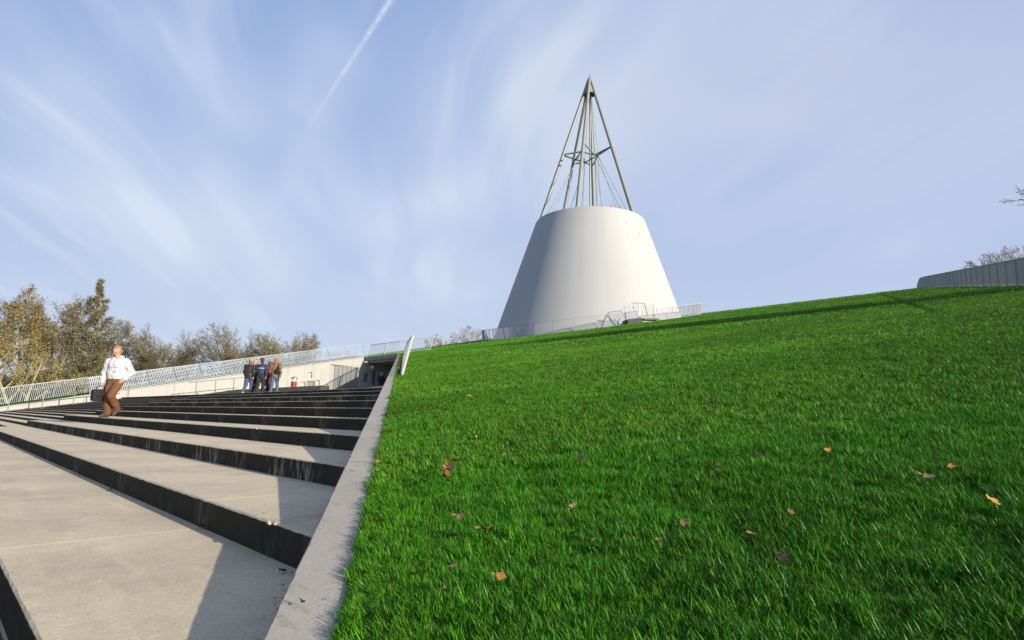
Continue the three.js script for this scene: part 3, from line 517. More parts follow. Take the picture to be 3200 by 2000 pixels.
const vase = { ...bare, stems: 5, kids: [9, 7, 6, 5], from: [0.25, 0.2, 0.2, 0.15], ang: [0.75, 0.75, 0.7, 0.7], ratio: [0.52, 0.5, 0.45, 0.5], r: 0.3, group: undefined };
const dome = { ...bare, kids: [22, 12, 8, 5], from: [0.28, 0.18, 0.2, 0.15], ang: [0.85, 0.6, 0.6, 0.7], ratio: [0.5, 0.5, 0.5, 0.5], r: 0.26, minR: 0.011, rise: 0.1, wander: 0.3 };
makeTree('bare_tree', 'rounded leafless tree right of the lamp post, behind the wall fence', [17.0, -0.2, -67.6], { ...dome, env: { cy: 5.6, ry: 4.7, r: 3.3 }, seed: 17, h: 5.2, leaves: 3600, cols: [...OLIVE, ...OLIVE, ...YELLOW] });
makeTree('bare_tree', 'rounded leafless tree in the middle of the three, above the walking group', [21.5, -0.2, -63.0], { ...dome, env: { cy: 5.6, ry: 4.8, r: 3.6 }, seed: 18, h: 5.2, leaves: 4200, cols: [...OLIVE, ...OLIVE, ...YELLOW] });
makeTree('bare_tree', 'rounded thin-leaved yellowish tree nearest the entrance', [25.6, -0.2, -58.9], { ...dome, env: { cy: 5.7, ry: 4.8, r: 3.5 }, seed: 19, h: 5.2, leaves: 9000, cols: [...YELLOW, ...OLIVE, ...OLIVE] });
makeTree('yellow_shrub', 'small bright yellow shrub under the bare tree by the lamp post', [15.9, -0.2, -66.0], { ...vase, cat: 'shrub', seed: 20, h: 3.0, r: 0.1, leaves: 2600, leaf: 0.08, cols: [...YELLOW, ...OLIVE] });
// undergrowth behind the left fence
[[2.6, -72, 4.2, GREEN, 'dark green bush at the far left behind the fence'], [6.2, -71, 3.6, BROWN, 'brown bush behind the forked tree'], [8.0, -69.5, 4.6, GREEN, 'green ivy-clad bush right of the forked tree'], [9.9, -68.5, 3.8, YELLOW, 'yellow-speckled bush left of the pointed tree trunk'], [12.4, -67.8, 3.6, BROWN, 'brown undergrowth right of the pointed tree trunk'], [14.2, -69, 4.4, OLIVE, 'olive bush under the silvery willow'], [19.2, -68.5, 1.6, OLIVE, 'low olive scrub between the bare trees']].forEach(([x, z, h, cols, label], i) =>
  makeTree('bush', label, [x, -0.2, z], { ...vase, cat: 'bush', seed: 40 + i, levels: 3, stems: 7, kids: [7, 6, 5], h: h * 0.8, r: 0.14, ang: [0.9, 0.9, 0.8], leaves: 12500, leaf: 0.075, spread: 0.8, cols: [...cols, ...cols, ...OLIVE, ...GREEN.slice(0, 2)] }));
makeTree('bare_treetop', 'sparse treetop with a few yellow leaves behind the end of the short fence', [67.2, -0.2, -88.1], { ...dome, cat: 'tree', env: { cy: 12.5, ry: 5.2, r: 3.0 }, seed: 61, h: 13, r: 0.2, leaves: 1300, leaf: 0.13, cols: YELLOW, minR: 0.016, kids: [16, 8, 6, 4], from: [0.5, 0.2, 0.2, 0.2], bark: std([0.24, 0.21, 0.17], 0.95) });
makeTree('bare_treetop', 'sparse leafless treetop left of the foot of the cone', [84, -0.2, -99.6], { ...dome, cat: 'tree', env: { cy: 16, ry: 5.4, r: 4.6 }, seed: 62, h: 17, r: 0.24, leaves: 900, leaf: 0.10, cols: [...BROWN, ...YELLOW], minR: 0.02, kids: [20, 9, 7, 4], from: [0.55, 0.2, 0.2, 0.2], bark: std([0.30, 0.26, 0.22], 0.95) });
makeTree('bare_tree', 'leafless tree reaching into the right edge of the picture', [51.0, -0.2, 1.75], { ...vase, seed: 63, stems: 1, h: 17.2, r: 0.34, minR: 0.007, wander: 0.26, kids: [20, 8, 6, 5], from: [0.28, 0.2, 0.2, 0.15], ang: [1.05, 0.7, 0.65, 0.7], ratio: [0.27, 0.45, 0.45, 0.5], leaves: 700, leaf: 0.07, cols: [[0.16, 0.08, 0.03], [0.2, 0.11, 0.04]], bark: std([0.10, 0.085, 0.075], 0.95), rise: 0.06 });
[[78.6, -7, 18.7], [66, -5.3, 16.2], [82.8, -9.9, 19.0]].forEach(([x, z, h], i) => makeTree('bare_tree', ['pinkish leafless treetop just above the right fence', 'leafless tree seen through the slats at the right edge', 'lowest leafless treetop, furthest left above the right fence'][i], [x, -0.2, z], { ...dome, env: { cy: h - 4.4, ry: 4.6, r: 4.6 }, seed: 70 + i, h: h - 3.5, r: 0.3, from: [0.5, 0.2, 0.2, 0.2], leaves: 2200, leaf: 0.07, cols: [[0.30, 0.22, 0.17], [0.24, 0.18, 0.14]], bark: std([0.27, 0.22, 0.19], 0.95) }));
// leafy oak standing out of view to the right, whose shade lies in a band over the far lawn
makeTree('oak_tree', 'brown leafed oak right of the lawn, outside the picture, shading the far grass', [28.8, -0.2, 8.5], { ...dome, env: { cy: 11.2, ry: 5.2, r: 4.6 }, seed: 81, h: 11, r: 0.3, from: [0.5, 0.2, 0.2, 0.2], leaves: 5200, leaf: 0.12, spread: 0.6, cols: BROWN });

// ---------------------------------------------------------------- people: each body, coat, trousers and head of hair is one surface pulled from joined tapered limbs
const cap = (a, b, r1, r2 = r1, sx = 1, sz = 1) => ({ a, b, r1, r2, sx, sz });
function fieldOf(bones, k = 0.03) {
  const B = bones.map((b) => { const d = [b.b[0] - b.a[0], b.b[1] - b.a[1], b.b[2] - b.a[2]]; return { ...b, d, l2: d[0] * d[0] + d[1] * d[1] + d[2] * d[2] + 1e-9 }; });
  return (x, y, z) => {
    let m = 1e9;
    for (const b of B) {
      const px = x - b.a[0], py = y - b.a[1], pz = z - b.a[2], t = clamp((px * b.d[0] + py * b.d[1] + pz * b.d[2]) / b.l2);
      const qx = (px - b.d[0] * t) / b.sx, qy = py - b.d[1] * t, qz = (pz - b.d[2] * t) / b.sz, f = Math.sqrt(qx * qx + qy * qy + qz * qz) - (b.r1 + (b.r2 - b.r1) * t);
      if (m > 1e8) m = f; else { const h = Math.max(k - Math.abs(m - f), 0) / k; m = Math.min(m, f) - h * h * k * 0.25; }
    }
    return m;
  };
}
function surfaceNet(f, bones, cell, pad = 0.05) {
  const lo = [1e9, 1e9, 1e9], hi = [-1e9, -1e9, -1e9];
  for (const b of bones) for (const p of [b.a, b.b]) for (let i = 0; i < 3; i++) { const r = Math.max(b.r1, b.r2) * Math.max(1, i === 0 ? b.sx : i === 2 ? b.sz : 1) + pad; lo[i] = Math.min(lo[i], p[i] - r); hi[i] = Math.max(hi[i], p[i] + r); }
  const n = [0, 1, 2].map((i) => Math.ceil((hi[i] - lo[i]) / cell) + 1), [nx, ny, nz] = n, val = new Float32Array(nx * ny * nz), id = new Int32Array(nx * ny * nz).fill(-1), pos = [], idx = [];
  for (let k = 0; k < nz; k++) for (let j = 0; j < ny; j++) for (let i = 0; i < nx; i++) val[(k * ny + j) * nx + i] = f(lo[0] + i * cell, lo[1] + j * cell, lo[2] + k * cell);
  const at = (i, j, k) => (k * ny + j) * nx + i;
  for (let k = 0; k < nz - 1; k++) for (let j = 0; j < ny - 1; j++) for (let i = 0; i < nx - 1; i++) {
    let c = 0, sx = 0, sy = 0, sz = 0; const o = at(i, j, k), v = [];
    for (let q = 0; q < 8; q++) v.push(val[o + (q & 1) + ((q >> 1) & 1) * nx + (q >> 2) * nx * ny]);
    for (let q = 0; q < 8; q++) for (const bit of [1, 2, 4]) if (!(q & bit)) { const a = v[q], b = v[q | bit]; if ((a < 0) !== (b < 0)) { const t = a / (a - b); c++; sx += (q & 1) + (bit === 1 ? t : 0); sy += ((q >> 1) & 1) + (bit === 2 ? t : 0); sz += (q >> 2) + (bit === 4 ? t : 0); } }
    if (c) { id[o] = pos.length / 3; pos.push(lo[0] + (i + sx / c) * cell, lo[1] + (j + sy / c) * cell, lo[2] + (k + sz / c) * cell); }
  }
  const quad = (a, b, c, d, flip) => flip ? idx.push(a, c, b, a, d, c) : idx.push(a, b, c, a, c, d);
  for (let k = 1; k < nz - 1; k++) for (let j = 1; j < ny - 1; j++) for (let i = 1; i < nx - 1; i++) {
    const o = at(i, j, k), s = val[o] < 0;
    if (s !== (val[o + 1] < 0)) quad(id[at(i, j - 1, k - 1)], id[at(i, j, k - 1)], id[o], id[at(i, j - 1, k)], !s);
    if (s !== (val[o + nx] < 0)) quad(id[at(i - 1, j, k - 1)], id[at(i - 1, j, k)], id[o], id[at(i, j, k - 1)], !s);
    if (s !== (val[o + nx * ny] < 0)) quad(id[at(i - 1, j - 1, k)], id[at(i, j - 1, k)], id[o], id[at(i - 1, j, k)], !s);
  }
  return raw(pos, idx);
}
// creases: a little noise on cloth fields
const cloth = (f, amp, fr, seed) => (x, y, z) => f(x, y, z) + amp * (vnoise(x * fr + z * fr * 0.7, y * fr * 0.8 + z * fr * 0.5, 0, seed) - 0.5);
const L3 = (a, b, t) => [mix(a[0], b[0], t), mix(a[1], b[1], t), mix(a[2], b[2], t)];
function handBones(w, dir, side, grip) { // palm, four unequal fingers and a thumb, curled by grip
  const out = [], D = V(...dir).normalize(), S = V(side, 0, 0.25).normalize(), F = new THREE.Vector3().crossVectors(D, S).normalize(); // S across the palm's thickness
  const P = (u, v, q) => [w[0] + D.x * u + F.x * v + S.x * q, w[1] + D.y * u + F.y * v + S.y * q, w[2] + D.z * u + F.z * v + S.z * q];
  for (const v of [-0.026, -0.009, 0.009, 0.026]) out.push(cap(P(0.0, v * 0.7, 0), P(0.085, v, 0), 0.014, 0.012));
  [[-0.028, 0.06], [-0.0095, 0.075], [0.0095, 0.08], [0.028, 0.07]].forEach(([v, l]) => { const a = P(0.09, v, 0), c = grip * 1.2, b = P(0.09 + l * 0.5 * Math.cos(c), v, -l * 0.5 * Math.sin(c)), d = P(0.09 + l * 0.5 * (Math.cos(c) + Math.cos(2 * c)), v, -l * 0.5 * (Math.sin(c) + Math.sin(2 * c))); out.push(cap(a, b, 0.0095, 0.0085), cap(b, d, 0.0085, 0.007)); });
  out.push(cap(P(0.03, 0.03, 0), P(0.07, 0.052, -0.02), 0.012, 0.01), cap(P(0.07, 0.052, -0.02), P(0.1, 0.05, -0.035), 0.01, 0.008)); return out;
}
function makePerson(label, pos, ry, o) {
  const t = thing('person', label, 'person', pos, ry, o.group), J = o.joints, c = o.cell ?? 0.016, hc = J.head, s = o.size ?? 1;
  const skin = [], sh = [['L', 1], ['R', -1]];
  const yaw = o.headYaw ?? 0, pit = o.headPitch ?? 0, hd = (x, y, z) => { const y1 = y * Math.cos(pit) - z * Math.sin(pit), z1 = y * Math.sin(pit) + z * Math.cos(pit); return [hc[0] + (x * Math.cos(yaw) + z1 * Math.sin(yaw)) * s, hc[1] + y1 * s, hc[2] + (-x * Math.sin(yaw) + z1 * Math.cos(yaw)) * s]; };
  // trunk and limbs below the clothes
  skin.push(cap(J.hip, J.waist, 0.10, 0.095, 1.3), cap(J.waist, J.chest, 0.095, 0.105, 1.35), cap(J.chest, J.neck, 0.075, 0.052), cap(J.neck, hd(0, -0.06, -0.01), 0.054, 0.056));
  for (const [k] of sh) skin.push(cap(J['sh' + k], J['el' + k], 0.048, 0.038), cap(J['el' + k], J['wr' + k], 0.037, 0.026), cap(J['hp' + k], J['kn' + k], 0.075, 0.052), cap(J['kn' + k], J['an' + k], 0.05, 0.036), cap(J['an' + k], J['to' + k], 0.034, 0.026));
  // head: skull, jaw, brow, nose, ears
  skin.push(cap(hd(0, 0.035, -0.02), hd(0, 0.03, 0.015), 0.088, 0.086, 0.92), cap(hd(0, -0.02, 0.02), hd(0, -0.085, 0.055), 0.066, 0.036), cap(hd(-0.03, 0.022, 0.078), hd(0.03, 0.022, 0.078), 0.017), cap(hd(0, 0.01, 0.088), hd(0, -0.03, 0.108), 0.010, 0.015), cap(hd(0.083, -0.01, -0.005), hd(0.087, 0.02, -0.012), 0.012, 0.014, 0.6), cap(hd(-0.083, -0.01, -0.005), hd(-0.087, 0.02, -0.012), 0.012, 0.014, 0.6));
  const handSets = sh.map(([k, sd]) => handBones(J['wr' + k], [J['ha' + k][0] - J['wr' + k][0], J['ha' + k][1] - J['wr' + k][1], J['ha' + k][2] - J['wr' + k][2]], sd, o.grip?.[k] ?? 0.35));
  for (const h of handSets) skin.push(...h);
  mesh('body', surfaceNet(fieldOf(skin, 0.018), skin, o.skinCell ?? c * 0.75), std(o.skin ?? [0.38, 0.20, 0.14], 0.55), t);
  if (o.face) { // eyes and mouth
    for (const sx of [-0.032, 0.032]) { const e = new THREE.SphereGeometry(0.0125 * s, 12, 8); e.translate(...hd(sx, 0.005, 0.088)); mesh('eye', e, std([0.05, 0.035, 0.03], 0.3), t); }
    mesh('mouth', surfaceNet(fieldOf([cap(hd(-0.02, -0.058, 0.088), hd(0.02, -0.058, 0.088), 0.008)], 0.01), [cap(hd(-0.02, -0.058, 0.088), hd(0.02, -0.058, 0.088), 0.008)], 0.004), std([0.33, 0.10, 0.08], 0.5), t);
  }
  // clothes
  const tr = o.trousers, leg = (k, w) => [cap(J['hp' + k], J['kn' + k], 0.098 * w, 0.078 * w), cap(J['kn' + k], L3(J['kn' + k], J['an' + k], 0.93), 0.074 * w, (tr.flare ?? 0.068) * w)];
  const tb = [cap([J.hip[0], J.hip[1] + 0.06, J.hip[2]], [J.hip[0], J.hip[1] - 0.02, J.hip[2]], 0.112, 0.115, 1.32), ...leg('L', tr.w ?? 1), ...leg('R', tr.w ?? 1)];
  mesh('trousers', surfaceNet(cloth(cloth(fieldOf(tb, 0.035), 0.024, 11, 3), 0.012, 27, 13), tb, c), tr.mat, t);
  if (o.skirt) { const sk = [cap(J.hip, [J.hip[0], J.hip[1] - 0.38, J.hip[2] - 0.01], 0.14, 0.19, 1.15)]; const f = fieldOf(sk), cut = J.hip[1] - 0.36; mesh('skirt', surfaceNet((x, y, z) => Math.max(f(x, y, z), cut - y), sk, c), o.skirt, t); }
  const tp = o.top, tw = tp.w ?? 1, hem = tp.hem;
  const top = [cap([J.hip[0], hem + 0.06, J.hip[2]], J.waist, 0.122 * tw, 0.128 * tw, 1.28), cap(J.waist, J.chest, 0.128 * tw, 0.130 * tw, 1.36), cap(J.chest, [J.neck[0], J.neck[1] - 0.03, J.neck[2]], 0.10 * tw, 0.066)];
  for (const [k] of sh) top.push(cap(L3(J.chest, J['sh' + k], 0.3), J['sh' + k], 0.09 * tw, 0.072 * tw), cap(J['sh' + k], J['el' + k], 0.076 * tw, 0.064 * tw), cap(J['el' + k], L3(J['el' + k], J['wr' + k], 0.95), 0.064 * tw, 0.046 * tw));
  if (tp.hood) top.push(cap([J.neck[0] - 0.09, J.neck[1] + 0.01, J.neck[2] - 0.04], [J.neck[0] + 0.09, J.neck[1] + 0.01, J.neck[2] - 0.04], 0.06), cap([J.neck[0] - 0.06, J.neck[1] + 0.035, J.neck[2] - 0.09], [J.neck[0] + 0.06, J.neck[1] + 0.035, J.neck[2] - 0.09], 0.065), cap([J.neck[0] - 0.08, J.neck[1], J.neck[2]], [J.neck[0] - 0.03, J.neck[1] - 0.07, J.neck[2] + 0.09], 0.035), cap([J.neck[0] + 0.08, J.neck[1], J.neck[2]], [J.neck[0] + 0.03, J.neck[1] - 0.07, J.neck[2] + 0.09], 0.035));
  if (tp.collar) top.push(cap([J.neck[0], J.neck[1] - 0.03, J.neck[2] - 0.02], [J.neck[0], J.neck[1] + 0.03, J.neck[2] - 0.02], 0.075, 0.07));
  const ft = cloth(cloth(fieldOf(top, 0.04), tp.crease ?? 0.016, 13, 5), (tp.crease ?? 0.016) * 0.5, 31, 15), fTop = (x, y, z) => Math.max(ft(x, y, z), Math.abs(x - J.hip[0]) < 0.2 && Math.abs(z - J.hip[2]) < 0.25 ? hem - y : -1);
  mesh(tp.name ?? 'jacket', surfaceNet(fTop, top, c), tp.mat, t);
  for (const [k] of sh) { const to = J['to' + k], an = J['an' + k], b = [cap([an[0], an[1] - 0.035, an[2] - 0.02], L3(an, to, 0.55), 0.048, 0.046), cap(L3(an, to, 0.5), to, 0.048, 0.040, 1.1)]; if (o.boots) b.push(cap(an, L3(an, J['kn' + k], 0.35), 0.052, 0.056)); mesh('shoe', surfaceNet(fieldOf(b, 0.02), b, c * 0.7), o.shoes, t); }
  const hb = o.hairBones ? o.hairBones(hd, cap) : [cap(hd(0, 0.055, -0.035), hd(0, 0.06, 0.0), 0.092, 0.088, 0.98), cap(hd(0, 0.0, -0.055), hd(0, -0.05, -0.055), 0.075, 0.06, 1.05)];
  mesh('hair', surfaceNet(cloth(fieldOf(hb, 0.03), 0.02, 45, 9), hb, c * 0.6), std(o.hair, 0.7), t);
  return { t, fTop, J, hd };
}
// a small mark printed on cloth: a patch of skin laid 3 mm proud of the field, seen from local +z
function printPatch(name, f, x0, x1, y0, y1, map, t, nx = 24, ny = 6) {
  const pos = [], uv = [], idx = [];
  for (let j = 0; j <= ny; j++) for (let i = 0; i <= nx; i++) { const x = mix(x0, x1, i / nx), y = mix(y0, y1, j / ny); let z = 0.5; for (let k = 0; k < 60; k++) { const d = f(x, y, z); if (d < 0.003) break; z -= Math.max(d * 0.8, 0.002); } pos.push(x, y, z + 0.003); uv.push(i / nx, j / ny); if (i && j) { const a = (j - 1) * (nx + 1) + i - 1, b = a + nx + 1; idx.push(a, a + 1, b, a + 1, b + 1, b); } }
  const m = mesh(name, raw(pos, idx, uv), new THREE.MeshStandardMaterial({ map, roughness: 0.85, transparent: true, alphaTest: 0.4 }), t); return m;
}
function canvasTex(w, h, draw) { const c = document.createElement('canvas'); c.width = w; c.height = h; const x = c.getContext('2d'); draw(x); const t = new THREE.CanvasTexture(c); t.colorSpace = THREE.SRGBColorSpace; return t; }
// the man coming down
{
  const J = { hip: [0, 0.93, 0], waist: [0.0, 1.10, 0.0], chest: [0.0, 1.33, 0.01], neck: [0.0, 1.475, 0.02], head: [-0.015, 1.665, 0.05], shL: [0.2, 1.40, 0.0], shR: [-0.2, 1.395, 0.0], elL: [0.34, 1.14, -0.08], elR: [-0.265, 1.12, -0.02], wrL: [0.24, 0.965, 0.05], wrR: [-0.27, 0.875, 0.05], haL: [0.19, 0.89, 0.09], haR: [-0.27, 0.79, 0.07],
    hpL: [0.095, 0.90, 0], hpR: [-0.095, 0.90, 0], knL: [0.05, 0.53, 0.22], knR: [-0.10, 0.49, 0.03], anL: [0.09, 0.20, -0.10], anR: [-0.10, 0.085, -0.03], toL: [0.07, 0.075, 0.02], toR: [-0.15, 0.04, 0.14] };
  const p = makePerson('man in a white hooded sweatshirt and brown trousers coming down the steps', [3.42, 0.48, -17.85], -0.62, {
    joints: J, cell: 0.011, skinCell: 0.007, face: true, headYaw: -0.45, headPitch: 0.45, skin: [0.40, 0.20, 0.14], grip: { R: 1.3, L: 0.4 },
    trousers: { mat: std([0.105, 0.042, 0.016], 0.85), w: 1.08, flare: 0.085 }, top: { name: 'sweatshirt', mat: std([0.40, 0.41, 0.44], 0.9), hem: 0.96, w: 1.16, hood: true, crease: 0.03 }, shoes: std([0.045, 0.03, 0.022], 0.6), hair: [0.20, 0.125, 0.06],
    hairBones: (hd, c) => [c(hd(0, 0.062, -0.045), hd(0, 0.075, -0.005), 0.082, 0.072, 1.02), c(hd(0.05, 0.0, -0.05), hd(0.055, -0.03, -0.05), 0.04, 0.035), c(hd(-0.05, 0.0, -0.05), hd(-0.055, -0.03, -0.05), 0.04, 0.035), c(hd(0, 0.0, -0.07), hd(0, -0.05, -0.06), 0.06, 0.05, 1.1)],
  });
  const lines = canvasTex(512, 64, (x) => { x.clearRect(0, 0, 512, 64); x.fillStyle = '#333842'; for (let i = 0; i < 40; i++) x.fillRect(70 + i * 7.2, 8 + (i % 3), 5, 8); for (let i = 0; i < 66; i++) x.fillRect(10 + i * 7.5, 40 + (i % 2), 6, 9); });
  printPatch('chest_print', p.fTop, -0.155, 0.10, 1.235, 1.268, lines, p.t);
  const mark = canvasTex(64, 64, (x) => { x.clearRect(0, 0, 64, 64); x.strokeStyle = '#3b4049'; x.lineWidth = 8; x.beginPath(); x.moveTo(50, 12); x.lineTo(24, 12); x.quadraticCurveTo(8, 14, 8, 32); x.quadraticCurveTo(10, 52, 30, 52); x.lineTo(56, 52); x.lineTo(54, 14); x.stroke(); x.fillStyle = '#3b4049'; x.fillRect(26, 48, 18, 9); });
  printPatch('emblem', p.fTop, 0.01, 0.065, 1.125, 1.175, mark, p.t, 6, 6);
  // briefcase held in his right hand
  const h = p.t.localToWorld(V(-0.275, 0.775, 0.075)); p.t.updateMatrixWorld(true); h.copy(V(-0.275, 0.775, 0.075).applyMatrix4(p.t.matrixWorld));
  const b = thing('briefcase', 'black leather laptop bag held by the man in the white sweatshirt', 'bag', [h.x, h.y, h.z], -0.62 + 1.05);
  const leather = std([0.006, 0.006, 0.007], 0.6);
  const rb = (w, hh, d, r) => { const s = new THREE.Shape(); const x = -w / 2, y = -hh / 2; s.moveTo(x + r, y); s.lineTo(x + w - r, y); s.quadraticCurveTo(x + w, y, x + w, y + r); s.lineTo(x + w, y + hh - r); s.quadraticCurveTo(x + w, y + hh, x + w - r, y + hh); s.lineTo(x + r, y + hh); s.quadraticCurveTo(x, y + hh, x, y + hh - r); s.lineTo(x, y + r); s.quadraticCurveTo(x, y, x + r, y); const g = new THREE.ExtrudeGeometry(s, { depth: d - 0.03, bevelEnabled: true, bevelSize: 0.015, bevelThickness: 0.015, bevelSegments: 4 }); g.translate(0, 0, -(d - 0.03) / 2); return g; };
  const bg = rb(0.35, 0.27, 0.13, 0.05); bg.translate(0, -0.23, 0); mesh('bag_body', bg, leather, b);
  const fl = rb(0.24, 0.10, 0.02, 0.03); fl.translate(0.01, -0.19, 0.072); mesh('flap', fl, leather, b);
  const hp = new THREE.TubeGeometry(new THREE.CatmullRomCurve3([V(-0.11, -0.09, 0), V(-0.08, -0.01, 0), V(0, 0.012, 0), V(0.08, -0.01, 0), V(0.11, -0.09, 0)]), 24, 0.011, 8); mesh('handle', hp, leather, b);
}
// people walking away up the steps; local +z is the way they face
function walker(H, stride, o = {}) {
  const k = 0.94 * H / 1.78, f = (x, y, z) => [x * k, y * k, z * k], sg = stride;
  return { hip: f(0, 0.94, 0), waist: f(0, 1.12, 0.01), chest: f(0, 1.34, 0.03), neck: f(0, 1.48, 0.05), head: f(o.hx ?? 0, 1.655, 0.075), shL: f(0.185, 1.405, 0.03), shR: f(-0.185, 1.405, 0.03), elL: f(0.25, 1.14, -0.03 - 0.08 * sg), elR: f(-0.25, 1.14, -0.03 + 0.08 * sg), wrL: f(0.25, 0.92, 0.06 - 0.14 * sg), wrR: f(-0.25, 0.92, 0.06 + 0.14 * sg), haL: f(0.25, 0.83, 0.08 - 0.16 * sg), haR: f(-0.25, 0.83, 0.08 + 0.16 * sg),
    hpL: f(0.09, 0.91, 0), hpR: f(-0.09, 0.91, 0), knL: f(0.10, 0.50, 0.05 + 0.10 * sg), knR: f(-0.10, 0.50, 0.05 - 0.10 * sg), anL: f(0.10, sg > 0 ? 0.085 : 0.17, 0.0 + (sg > 0 ? 0.12 : -0.30) * Math.abs(sg)), anR: f(-0.10, sg > 0 ? 0.17 : 0.085, 0.0 + (sg > 0 ? -0.30 : 0.12) * Math.abs(sg)), toL: f(0.11, 0.04, sg > 0 ? 0.28 * Math.abs(sg) + 0.02 : -0.16), toR: f(-0.11, 0.04, sg > 0 ? -0.16 : 0.28 * Math.abs(sg) + 0.02) };
}
const LAND = 1.44, away = 2.42, grp = 'people walking up to the entrance';
makePerson('balding man in a dark brown leather jacket and blue jeans walking up', [10.60, LAND, -28.10], away - 0.05, { group: grp, joints: walker(1.80, -0.9), hair: [0.13, 0.09, 0.08], skin: [0.38, 0.19, 0.14], trousers: { mat: std([0.035, 0.06, 0.14], 0.9), w: 1.05 }, top: { mat: std([0.022, 0.017, 0.013], 0.38), hem: 0.80, w: 1.2, collar: true, crease: 0.03 }, shoes: std([0.48, 0.36, 0.2], 0.7), hairBones: (hd, c) => [c(hd(0, -0.01, -0.06), hd(0, -0.05, -0.055), 0.075, 0.06, 1.12)] });
makePerson('fair-haired person in a black coat half hidden behind the man in leather', [11.05, LAND, -28.75], away - 0.15, { group: grp, joints: walker(1.80, 0.8), hair: [0.33, 0.19, 0.07], trousers: { mat: std([0.012, 0.012, 0.013], 0.9), w: 0.95 }, top: { mat: std([0.010, 0.011, 0.016], 0.85), hem: 0.82, w: 1.0, collar: true }, shoes: std([0.012, 0.012, 0.012], 0.5) });
{
  const p = makePerson('dark-haired man in a navy jacket with white piping and black trousers', [10.98, LAND, -27.68], away + 0.05, { group: grp, joints: walker(1.84, -0.75), hair: [0.03, 0.016, 0.01], trousers: { mat: std([0.012, 0.012, 0.013], 0.85), w: 1.1 }, top: { mat: std([0.012, 0.02, 0.055], 0.7), hem: 0.97, w: 1.12, collar: true, crease: 0.02 }, shoes: std([0.02, 0.02, 0.02], 0.5), grip: { L: 0.5, R: 0.5 } });
  const pos = [], uv = [], idx = []; for (let i = 0; i <= 20; i++) for (const y of [1.255, 1.275]) { const x = mix(-0.15, 0.15, i / 20); let z = -0.6; for (let k = 0; k < 80; k++) { const d = p.fTop(x, y, z); if (d < 0.004) break; z += Math.max(d * 0.8, 0.002); } pos.push(x, y, z - 0.004); if (i && y > 1.26) { const a = pos.length / 3 - 4; idx.push(a, a + 1, a + 2, a + 1, a + 3, a + 2); } }
  mesh('piping', raw(pos, idx), std([0.6, 0.6, 0.62], 0.7), p.t);
}
makePerson('grey-haired woman in a bright red coat and brown skirt, half hidden', [11.52, LAND, -28.1], away - 0.1, { group: grp, joints: walker(1.72, 0.7), boots: true, hair: [0.05, 0.05, 0.052], skirt: std([0.07, 0.045, 0.03], 0.9), trousers: { mat: std([0.03, 0.02, 0.018], 0.9), w: 0.8 }, top: { name: 'coat', mat: std([0.36, 0.008, 0.012], 0.75), hem: 0.78, w: 1.16, collar: true }, shoes: std([0.13, 0.045, 0.03], 0.5), hairBones: (hd, c) => [c(hd(0, 0.05, -0.03), hd(0, 0.055, 0.01), 0.105, 0.1), c(hd(0, -0.02, -0.05), hd(0, -0.05, -0.05), 0.09, 0.075, 1.1)] });
{
  const p = makePerson('woman in a tan jacket and jeans with long reddish-blond hair', [11.42, LAND, -27.16], away + 0.1, { group: grp, joints: walker(1.80, -1.0), boots: true, hair: [0.20, 0.10, 0.04], trousers: { mat: std([0.045, 0.085, 0.16], 0.85), w: 0.92, flare: 0.072 }, top: { mat: std([0.15, 0.095, 0.05], 0.9), hem: 0.86, w: 1.04, collar: true }, shoes: std([0.45, 0.22, 0.07], 0.7), hairBones: (hd, c) => [c(hd(0, 0.05, -0.03), hd(0, 0.055, 0.0), 0.1, 0.095), c(hd(0, -0.02, -0.06), hd(0.0, -0.17, -0.07), 0.085, 0.075, 1.3), c(hd(0.08, -0.05, -0.03), hd(0.09, -0.15, -0.04), 0.045, 0.035), c(hd(-0.08, -0.05, -0.03), hd(-0.09, -0.15, -0.04), 0.045, 0.035)] });
  mesh('scarf', surfaceNet(fieldOf([cap([-0.05, 1.47, -0.0], [0.05, 1.47, -0.0], 0.075)]), [cap([-0.05, 1.47, 0], [0.05, 1.47, 0], 0.075)], 0.016), std([0.25, 0.03, 0.025], 0.9), p.t);
  p.t.updateMatrixWorld(true); const w = V(-0.16, 1.18, -0.185).applyMatrix4(p.t.matrixWorld), b = thing('shoulder_bag', 'black shoulder bag on the back of the woman in the tan jacket', 'bag', [w.x, w.y, w.z], away + 0.1), lb = std([0.012, 0.012, 0.013], 0.35);
  const bb = [cap([0, 0.16, 0.0], [0, 0.06, 0], 0.03, 0.07, 1, 0.7), cap([-0.04, -0.02, 0], [0.06, -0.04, 0], 0.095, 0.1, 1, 0.6), cap([-0.07, -0.1, 0], [0.06, -0.11, 0], 0.06, 0.06, 1, 0.7)]; mesh('bag_body', surfaceNet(fieldOf(bb, 0.05), bb, 0.014), lb, b);
  mesh('strap', new THREE.TubeGeometry(new THREE.CatmullRomCurve3([V(0, 0.1, 0), V(0.0, 0.24, 0.06), V(-0.01, 0.31, 0.2), V(-0.01, 0.24, 0.31), V(0, 0.05, 0.32)]), 24, 0.016, 6), lb, b);
}
makePerson('fair-haired person in a black coat standing in the shade of the entrance', [26.1, 2.38, -41.5], -0.5, { joints: walker(1.78, 0.25), cell: 0.02, face: true, hair: [0.33, 0.2, 0.09], headYaw: 0.2, trousers: { mat: std([0.012, 0.012, 0.014], 0.9) }, top: { name: 'coat', mat: std([0.008, 0.008, 0.01], 0.85), hem: 0.62, w: 1.06, collar: true }, shoes: std([0.012, 0.012, 0.012], 0.5) });

